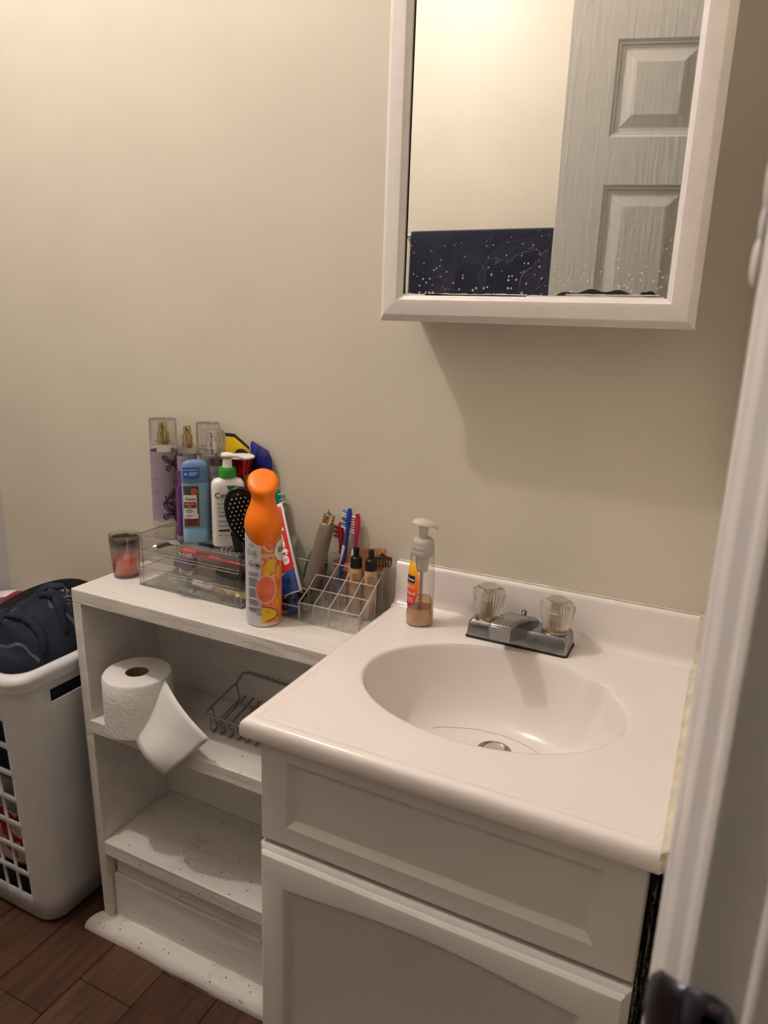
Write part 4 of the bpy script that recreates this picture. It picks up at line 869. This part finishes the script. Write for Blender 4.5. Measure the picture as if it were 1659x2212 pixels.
# ================================================================= STEPPED ORGANISER
lx=[-.128+.0276*i for i in range(5)]; ly=[-.106,-.076,-.052,-.027]; lz=[.742,.757,.773,.788]; LB=.7097
lo_=thing('stepped_organizer','clear stepped acrylic lipstick organizer with side tray next to the sink top','organizer',(-.09,-.055,LB))
def Q(x,y,z): return (x+.09,y+.055,z-LB)
def QB(g,x0,x1,y0,y1,z0,z1): return g.box(x0+.09,x1+.09,y0+.055,y1+.055,z0-LB,z1-LB)
tw=.0014
g=G(); QB(g,-.196,lx[4]+.0,-.106,-.0045,LB,LB+.002)
for i in range(4): QB(g,lx[0],lx[4],ly[i]-tw/2,ly[i]+tw/2,LB+.002,lz[i])
QB(g,lx[0],-.0135,-.0060,-.0045,LB+.002,.800)
for x in lx:
    pts=[(ly[0],LB+.002)]+[(a,b2) for a,b2 in zip(ly,lz)]+[(-.0055,.800),(-.0055,LB+.002)]
    g.loft([[Q(x-tw/2,a,b2) for a,b2 in pts],[Q(x+tw/2,a,b2) for a,b2 in pts]])
QB(g,-.196,-.128,-.106,-.1046,LB+.002,.7335); QB(g,-.196,-.1946,-.1046,-.006,LB+.002,.7335); QB(g,-.196,-.128,-.0074,-.006,LB+.002,.800); QB(g,-.196,-.129,-.040,-.0386,LB+.002,.790)
g.build('compartments',M_acr,lo_,smooth=False)
g=G(); r=.0010
for x in lx:
    p=[Q(x,a,b2) for a,b2 in zip(ly,lz)]+[Q(x,-.006,.800)]; g.tube(p,r,6)
    g.tube([Q(x,ly[0],LB),Q(x,ly[0],lz[0])],r,6)
for i in range(4): g.tube([Q(lx[0],ly[i],lz[i]),Q(lx[4],ly[i],lz[i])],r,6)
for i in range(1,4):
    for x in lx[:-1]+[lx[4]]: g.tube([Q(x,ly[i],LB+.002),Q(x,ly[i],lz[i])],.0006,5)
g.tube([Q(lx[0],-.006,.800),Q(-.0135,-.006,.800)],r,6); g.tube([Q(-.196,-.1053,.7335),Q(-.128,-.1053,.7335)],r,6); g.tube([Q(-.128,-.1053,.7335),Q(-.128,-.1053,LB)],.0014,6); g.tube([Q(lx[0],-.106,LB+.001),Q(lx[4],-.106,LB+.001)],r,6); g.tube([Q(-.196,-.106,LB+.001),Q(lx[0],-.106,LB+.001)],r,6)
g.tube([Q(-.196,-.0393,.790),Q(-.129,-.0393,.790)],r,6)
g.build('rounded_edges',mat('acrylic_edge_pale',(.80,.78,.75),.15,trans=.45,ior=1.3),lo_)
# foundation bottles
for k,(x,lbx) in enumerate(((-.0605,'small beige foundation bottle with black cap, left of the pair in the stepped organizer'),(-.0330,'small beige foundation bottle with black cap, right of the pair in the stepped organizer'))):
    o=thing('foundation_bottle',lbx,'cosmetics',(x,-.0395,LB+.0022),facing(x,-.04),'foundation bottles')
    G().lathe([(.0098,0),(.0106,.0015),(.0106,.078),(.0096,.082),(.006,.0835)],32).build('bottle',mat('beige_foundation',C8(190,152,112) if k==0 else C8(190,158,124),.25),o)
    G().lathe([(.0098,.0835),(.0100,.085),(.0095,.0985),(.0080,.1005),(.0050,.1020),(.0042,.108),(.0052,.1125),(.0045,.1165),(.0015,.118)],32).build('cap',M_black,o,ang=40)
    g=G(); f=cylfn(.0106,.0005)
    for i in range(7): strip(g,[(-.006,.062+.002*i),(-.006+.005+.006*random.random(),.062+.002*i)],.0008,f)
    pr(g,'lettering',mat('brown_print',C8(110,80,60),.5),o)
# wooden comb
o=thing('wooden_comb','orange-brown wooden comb standing teeth up at the back of the stepped organizer','comb',(-.116,-.0180,.7785)); o.rotation_euler=(math.radians(-6),-math.radians(12.5),0)
M_comb=mat('orange_comb_wood',C8(196,120,72),.4,var=.3,vscale=40,stretch=(1,1,6))
sp2=[(0,.004),(.006,-.004),(.03,-.010),(.06,-.012),(.09,-.010),(.102,-.002),(.1035,.004),(.1035,.026),(.0985,.026),(.0965,.006),(.06,.004),(.020,.006),(.006,.012),(.002,.012)]
G().plate(sp2,.0030).build('spine',M_comb,o,bevel=.0006)
for i in range(27):
    x=.0080+i*.00335; h=.0275 if i>5 else .012+.003*i
    G().box(x-.00075,x+.00075,.0005,.0025,.003,h).build('tooth',M_comb,o,smooth=False)
# toothbrushes
def frame_pt(M,x,y,z): return (x,y,z)
def brush(name,label,base,tip,c1,c2,br,face,roll=0,curve=.006):
    o=thing(name,label,'toothbrush',mw=lean(base,tip,face=Vector(face))); L_=(Vector(tip)-Vector(base)).length
    m1_=mat('tb_'+name+str(len(MATS)),c1,.3); m2_=mat('tb2_'+name+str(len(MATS)),c2,.35)
    # bristles point to local -x
    p=[(curve*sin(PI*t)*1.2 if t<.55 else curve*sin(PI*t)*1.2-.0,0,L_*t) for t in [i/16 for i in range(17)]]
    rr_=[.0045,.0050,.0055,.0058,.0058,.0055,.0052,.0050,.0046,.0040,.0033,.0030,.0034,.0048,.0056,.0054,.003]
    G().tube(p,rr_,12,flat=.9).build('handle',m1_,o)
    G().tube([(a-.0022,-.0012,c) for a,b2,c in p[2:11]],.0036,10).build('grip',m2_,o)
    for i in range(7):
        z=L_*.80+i*L_*.026; x0=p[13][0]*(1-(i/9))
        for j in (-1,0,1):
            c=br[i%len(br)]; G().tube([(x0-.001,j*.0026,z),(x0-.0125,j*.0026,z+.001)],[.0011,.0013],6).build('bristle_tuft',mat('bristle_%d%d%d'%tuple(int(255*v) for v in c[:3]),c,.6),o)
    return o
WB=(.78,.76,.70,1); TB=C8(60,140,150); YB=C8(200,185,110); NB=C8(50,80,170)
brush('toothbrush','blue and white toothbrush leaning up out of the stepped organizer','0' and (-.1195,-.0190,.7125),(-.0890,-.0125,.8840),C8(28,60,170),WB,[WB,TB,YB,NB,WB],(0,-1,0))
brush('toothbrush','magenta toothbrush at the right of the blue one','0' and (-.0970,-.0175,.7125),(-.0755,-.0100,.8760),C8(190,30,85),C8(225,215,215),[WB,WB,YB],(0,-1,0))
brush('toothbrush','red toothbrush half hidden between the taupe tube and the blue toothbrush','0' and (-.1215,-.0110,.7125),(-.1085,-.0085,.8560),C8(190,35,40),WB,[WB,C8(190,60,60)],(0,-1,0))
brush('toothbrush','teal toothbrush peeking out above the toothpaste tube','0' and (-.1900,-.0250,.7125),(-.2330,-.0100,.8960),C8(20,130,125),C8(30,120,115),[WB,YB,TB],(0,1,0))
# taupe tube
o=thing('taupe_tube','tall taupe tube with gold band leaning at the back of the side tray','tube',mw=lean((-.1475,-.0560,.7140),(-.1200,-.0195,.8800)))
G().lathe([(.0120,0),(.0135,.002),(.0138,.05),(.0135,.105),(.0128,.138),(.0118,.145),(.0095,.1475)],36).build('tube',mat('taupe_plastic',C8(125,112,98),.38),o)
G().lathe([(.0096,.1472),(.0098,.1485),(.0098,.1605),(.0092,.1625)],32).build('gold_band',M_gold,o,ang=30)
g=G(); g.hexa([(-.004,-.001,.162),(.004,-.001,.162),(.004,.001,.162),(-.004,.001,.162),(-.005,-.0005,.1720),(-.002,-.0005,.1665),(-.002,.0005,.1665),(-.005,.0005,.1720)]); g.build('tip',mat('blue_tip',C8(60,120,170),.3),o)
o=thing('grey_blue_packet','curved grey packet with blue stripe leaning on the wall behind the taupe tube','packet',(-.1640,-.0180,.7120),0); o.rotation_euler=(0,math.radians(14),0)
g=G(); rg=[]
for k,yy in ((.02,-.005),(.7,-.004),(1,0),(.7,.004),(.02,.005)): rg.append([((.0215*k)*cos(a),yy,.055+(.052*k)*sin(a)) for a in [2*PI*j/32 for j in range(32)]])
g.loft(rg).build('pouch',mat('slate_grey_foil',C8(86,96,104),.35),o)
g=G(); strip(g,[(-.012+.024*i/12,.066+.018*sin(PI*i/12)) for i in range(13)],.004,lambda x,z:(x,-.0052,z)); pr(g,'blue_stripe',mat('light_blue_print',C8(110,150,185),.4),o)
# toothpaste
o=thing('toothpaste_tube','red and white toothpaste tube leaning on the wall behind the orange can','toothpaste',mw=lean((-.1455,-.0900,.7330),(-.2430,-.0300,.8720),face=Vector((.35,-1,.25))))
LT_=((Vector((-.243,-.030,.872))-Vector((-.148,-.090,.740))).length)
rg=[]
for i in range(13):
    t=i/12; hw=.017+.0105*t; hd=.0135*(1-t)**.7+.0010; rg.append(sq(hw,hd,2.2,32,z=.012+(LT_-.012)*t))
G().loft(rg).build('tube',mat('white_tube_plastic',(.82,.80,.79),.3),o)
G().lathe([(.0135,-.014),(.0140,-.013),(.0125,.006),(.0105,.008),(.0105,.012)],24).build('cap',mat('toothpaste_blue',C8(30,80,160),.3),o)
def tubf(off):
    def h(x,z):
        t=min(1,max(0,(z-.012)/(LT_-.012))); hw=.017+.0105*t; hd=.0135*(1-t)**.7+.0010; return (x,-(hd+off)*(max(0,1-min(1,abs(x)/hw)**2.2))**(1/2.2)-off*.0,z)
    return h
f=tubf(.0006)
g=G(); rows=[]
for i in range(21):
    t=i/20; z=.050+(LT_-.056)*t; hw=.017+.0105*((z-.012)/(LT_-.012)); rows.append([f(-hw*.93+(hw*1.80)*j/14+ (.0) ,z) for j in range(15)])
g.grid(rows); rd=pr(g,'red_band',mat('toothpaste_red',C8(205,22,30),.3),o)
g=G(); rows=[]
for i in range(10):
    t=i/9; z=.014+.034*t; hw=.017+.0105*((z-.012)/(LT_-.012)); rows.append([tubf(.0009)(-hw*.93+(hw*1.80)*j/14, z+(.012*(j/14-.5)*t)) for j in range(15)])
g.grid(rows); pr(g,'blue_band',mat('toothpaste_blue',C8(30,80,160),.3),o)
g=G(); put_text(g,'Colgate',.0200,tubf(.0014),.0040,.1740,width=.1120,bold=.03,rot=-PI/2); pr(g,'lettering',M_wp,rd)
# tortoiseshell claws and clutter
M_tor=mat('tortoiseshell_plastic',C8(70,34,18),.12,trans=.25,ior=1.45,var=.5,vscale=60)
def claw(label,x,y,z,rz,s,rx=0):
    o=thing('hair_claw',label,'hair claw',(x,y,z),rz); o.rotation_euler=(rx,0,rz)
    for sd in (-1,1):
        g=G(); g.tube([(-.028*s,sd*.006*s,.030*s),(0,sd*.009*s,.034*s),(.028*s,sd*.006*s,.030*s)],[.003*s,.0045*s,.003*s],10); g.build('spine',M_tor,o)
        for k in range(6):
            xx=(-.025+k*.010)*s; G().tube([(xx,sd*.007*s,.032*s),(xx,sd*.019*s,.026*s),(xx,sd*.020*s,.013*s),(xx,sd*.010*s,.003*s),(xx,-sd*.002*s,.0015*s)],[.0028*s,.0027*s,.0025*s,.0022*s,.0014*s],8).build('claw_tooth',M_tor,o)
    G().tube([(-.010*s,0,.034*s),(0,-.008*s,.048*s),(.010*s,0,.034*s)],.0030*s,8).build('finger_tab',M_tor,o)
    return o
claw('tortoiseshell hair claw on its feet in the side tray behind the orange can',-.160,-.0800,.7125,.15,1.15)
claw('small tortoiseshell hair claw on top of the back right corner of the stepped organizer',-.0225,-.0195,.7960,.2,.50)
claw('dark hair claw lying at the front of the side tray floor',-.178,-.0560,.7120,-.9,.55)
# ================================================================= LAUNDRY HAMPER
HX,HY=-.76,-.15
lh=thing('laundry_hamper','tall white plastic laundry hamper overfull of clothes left of the shelf unit','laundry hamper',(HX,HY,0))
RZ=.575
def bounds(z):
    t=z/RZ; return (-.915-.033*t,-.607+.033*t,-.245-.050*t,-.055+.030*t)
NCOL=6
fr_=[0,.03]
for c in range(NCOL): a=.035+c*(.93/NCOL); fr_+= [a+.014, a+.93/NCOL-.014]
fr_+=[.97,1.0]; fr_=sorted(set(round(v,4) for v in fr_))
holecols=set()
def hring(z,grow=0,dz=0):
    x0,x1,y0,y1=bounds(z); x0-=grow;x1+=grow;y0-=grow;y1+=grow; r=.038; out=[]
    for v in fr_: out.append((x0+r+(x1-x0-2*r)*v-HX,y0-HY,z+dz))            # front, left to right
    for k in range(1,6): a=-PI/2+PI/2*k/6; out.append((x1-r+r*cos(a)-HX,y0+r+r*sin(a)-HY,z+dz))
    for v in (0,.12,.55,1): out.append((x1-HX,y0+r+(y1-y0-2*r)*v-HY,z+dz))  # right
    for k in range(1,6): a=PI/2*k/6; out.append((x1-r+r*cos(a)-HX,y1-r+r*sin(a)-HY,z+dz))
    for v in (0,.25,.5,.75,1): out.append((x1-r-(x1-x0-2*r)*v-HX,y1-HY,z+dz))
    for k in range(1,6): a=PI/2+PI/2*k/6; out.append((x0+r+r*cos(a)-HX,y1-r+r*sin(a)-HY,z+dz))
    for v in (0,.5,1): out.append((x0-HX,y1-r-(y1-y0-2*r)*v-HY,z+dz))
    for k in range(1,6): a=PI+PI/2*k/6; out.append((x0+r+r*cos(a)-HX,y0+r+r*sin(a)-HY,z+dz))
    return out
zl=[.012]; holes_z=[]
for k in range(7): a=.062+.0605*k; holes_z.append((len(zl),)); zl+=[a,a+.0495]
zl+=[.498,.525,RZ-.012]
rings=[hring(z) for z in zl]; n=len(rings[0]); g=G(); vs=[p for r_ in rings for p in r_]; fs=[]
nfront=len(fr_); rightstart=nfront+5
hc=set(i for i in range(nfront-1) if (fr_[i+1]-fr_[i])>.06)
hr=set(1+2*k for k in range(7)); slot=zl.index(.498)
for i in range(len(rings)-1):
    for j in range(n):
        if j in hc and i in hr: continue
        if i==slot and j==rightstart+1: continue
        k=(j+1)%n; fs.append((i*n+j,i*n+k,(i+1)*n+k,(i+1)*n+j))
g.add(vs,fs)
M_ham=mat('white_hamper_plastic',(.74,.74,.77),.32,sss=.1)
o=g.build('body',M_ham,lh,solid=.0035,ang=50)
G().loft([hring(.001,-.026),hring(.0012,-.014),hring(.004,-.006),hring(.012,0)],True,False).build('base',M_ham,lh,ang=70)
g=G(); base=hring(RZ-.012)
pfm=[(-.002,-.016),(.0115,-.016),(.0125,-.008),(.0165,.000),(.0165,.006),(.0120,.0125),(.005,.0145),(-.003,.0120),(-.006,.006),(-.004,-.002)]
g.loft([hring(RZ-.012,gx,dz) for gx,dz in pfm]+[hring(RZ-.012,pfm[0][0],pfm[0][1])],False,False); g.build('rim',M_ham,lh,ang=50)
from mathutils import noise
def nz(x,y,z,s=1): return noise.noise(Vector((x*s,y*s,z*s)))
def lump(name,label,cat,z0,z1,m,seed):
    o=thing(name,label,cat,(HX,HY,z0)); rg=[]
    n_=90; zz=[z0,z0+.004]+[z0+(z1-z0)*k/12 for k in range(1,12)]+[z1-.002,z1]
    for i,z in enumerate(zz):
        x0,x1,y0,y1=bounds(z); k=.80 if i in (0,len(zz)-1) else 1
        ring=sq((x1-x0)/2-.012,(y1-y0)/2-.010,5,n_); ccx,ccy=(x0+x1)/2,(y0+y1)/2
        rg.append([((ccx+x*k*(1-.05*abs(nz(x*60+seed,y*60,z*70))) )-HX,(ccy+y*k*(1-.07*abs(nz(x*70,y*70+seed,z*80))))-HY,z-z0+(.006*nz(x*40,y*40,seed) if 0<i<len(zz)-1 else 0)) for x,y,_ in ring])
    G().loft(rg).build('cloth',m,o,ang=80)
M_den=mat('dark_denim',C8(20,28,48),.85,bump=.4,bscale=300,var=.45,vscale=14)
M_den2=mat('mid_denim',C8(28,38,60),.85,bump=.4,bscale=300,var=.3,vscale=20)
mrw=mat('red_white_cloth',C8(190,165,160),.9,bump=.6,bscale=60); nt=mrw.node_tree; tc=nt.nodes.new('ShaderNodeTexCoord'); n_2=nt.nodes.new('ShaderNodeTexNoise'); n_2.inputs['Scale'].default_value=28; nt.links.new(tc.outputs['Object'],n_2.inputs[0]); cr=nt.nodes.new('ShaderNodeValToRGB'); cr.color_ramp.interpolation='CONSTANT'; e=cr.color_ramp.elements; e[0].color=C8(170,25,45); e[0].position=0; e[1].position=.48; e[1].color=C8(205,185,178); nt.links.new(n_2.outputs[0],cr.inputs[0]); nt.links.new(cr.outputs[0],nt.nodes['Principled BSDF'].inputs['Base Color'])
lump('black_garment','black garment at the bottom, seen through the hamper holes','clothes',.016,.112,mat('black_cloth',(.012,.012,.014),.9,bump=.3),1)
lump('red_white_towel','red and white cloth seen through the lower hamper holes','clothes',.114,.245,mrw,5)
lump('grey_garment','light grey cloth seen through the middle hamper holes','clothes',.247,.330,mat('grey_cloth',C8(140,142,150),.9,var=.3,vscale=25),9)
lump('denim_garment','dark denim cloth filling the upper part of the hamper','clothes',.332,.520,M_den,13)
# jeans heaped over the rim
def hz(x,y):
    u=(x+.735)/.150; v_=(y+.160)/.122; r2=min(1,(abs(u)**3+abs(v_)**3)**(1/3))
    h=.535+.075*(1-r2**3)**.5+.060*math.exp(-((x+.645)/.075)**2-((y+.125)/.075)**2)
    h+=.026*nz(x,y,.3,11)-.026*abs(nz(x+.3*y,y*1.3,1.7,22))+.006*nz(x,y,4,55)+.010
    return h
jn=thing('jeans','dark blue jeans with pale stitching heaped on top of the hamper','jeans',(-.735,-.16,.535))
rows=[]; NN=90; MM=70
pts=[]
for i in range(MM+1):
    rho=i/MM; row=[]
    for j in range(NN+1):
        a=2*PI*j/NN; c,s=cos(a),sin(a); e=2/3.2; x=-.735+.149*rho*math.copysign(abs(c)**e,c); y=-.160+.121*rho*math.copysign(abs(s)**e,s)
        row.append((x+.735,y+.16,(hz(x,y) if rho<1 else .528)-.535))
    rows.append(row)
G().grid(rows).build('denim',M_den,jn,ang=80)
def sstrip(g,pts,w_,lift=.002,n=10):
    P=[]
    for a,b2 in zip(pts[:-1],pts[1:]):
        for k in range(n): P.append((a[0]+(b2[0]-a[0])*k/n,a[1]+(b2[1]-a[1])*k/n))
    P.append(pts[-1]); A=[];B_=[];C_=[]
    for i,p in enumerate(P):
        q=P[min(i+1,len(P)-1)]; q0=P[max(i-1,0)]; dx_,dy_=q[0]-q0[0],q[1]-q0[1]; L_=math.hypot(dx_,dy_) or 1; nx_,ny_=-dy_/L_*w_/2,dx_/L_*w_/2
        for lst,s,l2 in ((A,-1,0),(C_,0,lift),(B_,1,0)): x,y=p[0]+nx_*s,p[1]+ny_*s; lst.append((x+.735,y+.16,hz(x,y)+.0006+l2-.535))
    g.grid([A,C_,B_])
g=G(); sstrip(g,[(-.705,-.262),(-.675,-.245),(-.645,-.235),(-.620,-.230),(-.602,-.225)],.003,.0015); sstrip(g,[(-.735,-.15),(-.700,-.175),(-.690,-.215),(-.705,-.25)],.004); sstrip(g,[(-.68,-.13),(-.64,-.165),(-.600,-.145)],.007,.003); sstrip(g,[(-.70,-.10),(-.672,-.14)],.012,.003); sstrip(g,[(-.76,-.20),(-.745,-.235),(-.738,-.265)],.004)
g.build('seam',mat('faded_seam',C8(84,88,96),.9,bump=.4,bscale=300,var=.4,vscale=60),jn)
def fold(pts,r):
    P=[]
    for a,b2 in zip(pts[:-1],pts[1:]):
        for k in range(8): P.append((a[0]+(b2[0]-a[0])*k/8,a[1]+(b2[1]-a[1])*k/8))
    P.append(pts[-1]); n=len(P)
    return G().tube([(x+.735,y+.16,hz(x,y)-.535+r*.15) for x,y in P],[r*(.35+.65*sin(PI*i/(n-1))**.5)*(1+.15*sin(i*1.3)) for i in range(n)],12,flat=.75)
for pts_,r_ in (([(-.748,-.262),(-.742,-.215),(-.722,-.175),(-.690,-.140),(-.650,-.122)],.013),([(-.700,-.215),(-.665,-.200),(-.625,-.200),(-.600,-.215)],.010),([(-.715,-.185),(-.700,-.225),(-.700,-.262)],.009),([(-.675,-.160),(-.640,-.150),(-.600,-.165)],.010),([(-.80,-.26),(-.79,-.21),(-.80,-.15)],.012)):
    fold(pts_,r_).build('denim_fold',M_den2 if r_==.013 else M_den,jn,ang=80)
g=G(); sstrip(g,[(-.752,-.245),(-.748,-.268)],.010,.001); lab(g.build('leather_tag',mat('rust_tag',C8(110,52,34),.8,var=.5,vscale=200),jn),'small rust-brown side tag')
g=G()
for i in range(90):
    x=-.672+.070*random.random(); y=-.100-.030*random.random()-(x+.64)*.3; z=hz(x,y)-.535
    g.tube([(x+.735,y+.16,z-.001),(x+.735+.006*(random.random()-.5),y+.16-.004*random.random(),z+.004),(x+.735+.014*(random.random()-.5),y+.16-.008*random.random(),z+.003)],.0006,4)
fy=g.build('frayed_hem',mat('pale_fray',C8(150,150,138),.9),jn); fy['kind']='stuff'
# red garment and belt behind
rd_=thing('red_garment','dark red garment showing behind the belt at the back of the hamper','clothes',(-.74,-.09,.56))
rows=[]
for i in range(31):
    u=i/30; x=-.855+.265*u; row=[]
    for j in range(13):
        v_=j/12; y=-.125+.09*v_; top_=(.046+.050*math.exp(-((u-.88)/.20)**2)+.028*math.exp(-((u-.35)/.16)**2)); row.append((x+.74,y+.09,-.02+(top_+.02+.004*nz(x,y,0,40))*sin(PI*(.12+.76*v_))**.6))
    rows.append(row)
G().grid(rows).build('cloth',mat('dark_red_cloth',C8(130,18,34),.85,bump=.3,bscale=80),rd_,ang=80,solid=.004)
bt=thing('belt','black leather belt looping over the jeans in the hamper','belt',(-.7,-.14,.6))
def ribbon(pts,w_,th):
    P=[Vector(p) for p in pts]; out=[]
    D=[]
    for i in range(len(P)-1):
        for k in range(8):
            t=k/8; p0=P[max(0,i-1)];p1=P[i];p2=P[i+1];p3=P[min(len(P)-1,i+2)]
            D.append(.5*((2*p1)+(p2-p0)*t+(2*p0-5*p1+4*p2-p3)*t*t+(3*p1-p0-3*p2+p3)*t**3))
    D.append(P[-1]); rg=[]
    for i,p in enumerate(D):
        tdir=(D[min(i+1,len(D)-1)]-D[max(0,i-1)]).normalized(); side=tdir.cross(Vector((.45,-.85,.35))).normalized(); nrm=side.cross(tdir).normalized()
        rg.append([p+side*(w_/2)*a+nrm*(th/2)*b2 for a,b2 in ((-1,-1),(1,-1),(1,1),(-1,1))])
    return G().loft(rg)
bp_=[(-.745,-.268,.583),(-.742,-.225,.612),(-.722,-.175,.642),(-.690,-.130,.661),(-.650,-.100,.668),(-.615,-.085,.655),(-.590,-.080,.622)]
ribbon([(a+.7,b2+.14,c-.6) for a,b2,c in bp_],.027,.004).build('strap',mat('black_leather',(.010,.009,.008),.6,bump=.3,bscale=150,spec=.25),bt,bevel=.001)
G().tube([(-.085,-.125,-.012),(-.060,-.125,-.010),(-.060,-.130,-.026),(-.085,-.130,-.028)],.0022,8,closed=True).build('buckle',M_chromeb,bt)
# ================================================================= TOWEL seen in the mirror
tb_=thing('towel_bar','thin metal towel bar on the wall opposite the mirror','towel bar',(-.33,YF,1.487))
G().tube([(-.32,.055,0),(.32,.055,0)],.008,16).build('bar',M_chromeb,tb_)
for x in (-.315,.315): G().lathe([(.020,0),(.020,.004),(.009,.010),(.009,.060)],20).build('bracket',M_chromeb,tb_,loc=(x,0,0)).rotation_euler=(-PI/2,0,0)
tw_=thing('towel','navy blue towel hanging on the bar, seen in the mirror','towel',(-.33,YF+.055,1.487))
rows=[]
for i in range(49):
    s_=i/48; row=[]
    for j in range(41):
        x=-.295+.59*j/40; w2=.004*sin(x*45)+.002*sin(x*95+1)
        if s_<.45: z=-.45*(1-s_/.45); y=.0125; k=(1-s_/.45)
        elif s_<.55: a=(s_-.45)/.10*PI; z=.0125*sin(a); y=.0125*cos(a); k=0
        else: z=-.30*((s_-.55)/.45); y=-.0125; k=(s_-.55)/.45
        row.append((x,y+(abs(w2)*min(1,k*3))*(1 if y>0 else -.6),z))
    rows.append(row)
G().grid(rows).build('terry_cloth',mat('navy_terry',C8(26,28,50),.95,bump=.6,bscale=300),tw_,solid=.004,ang=80)
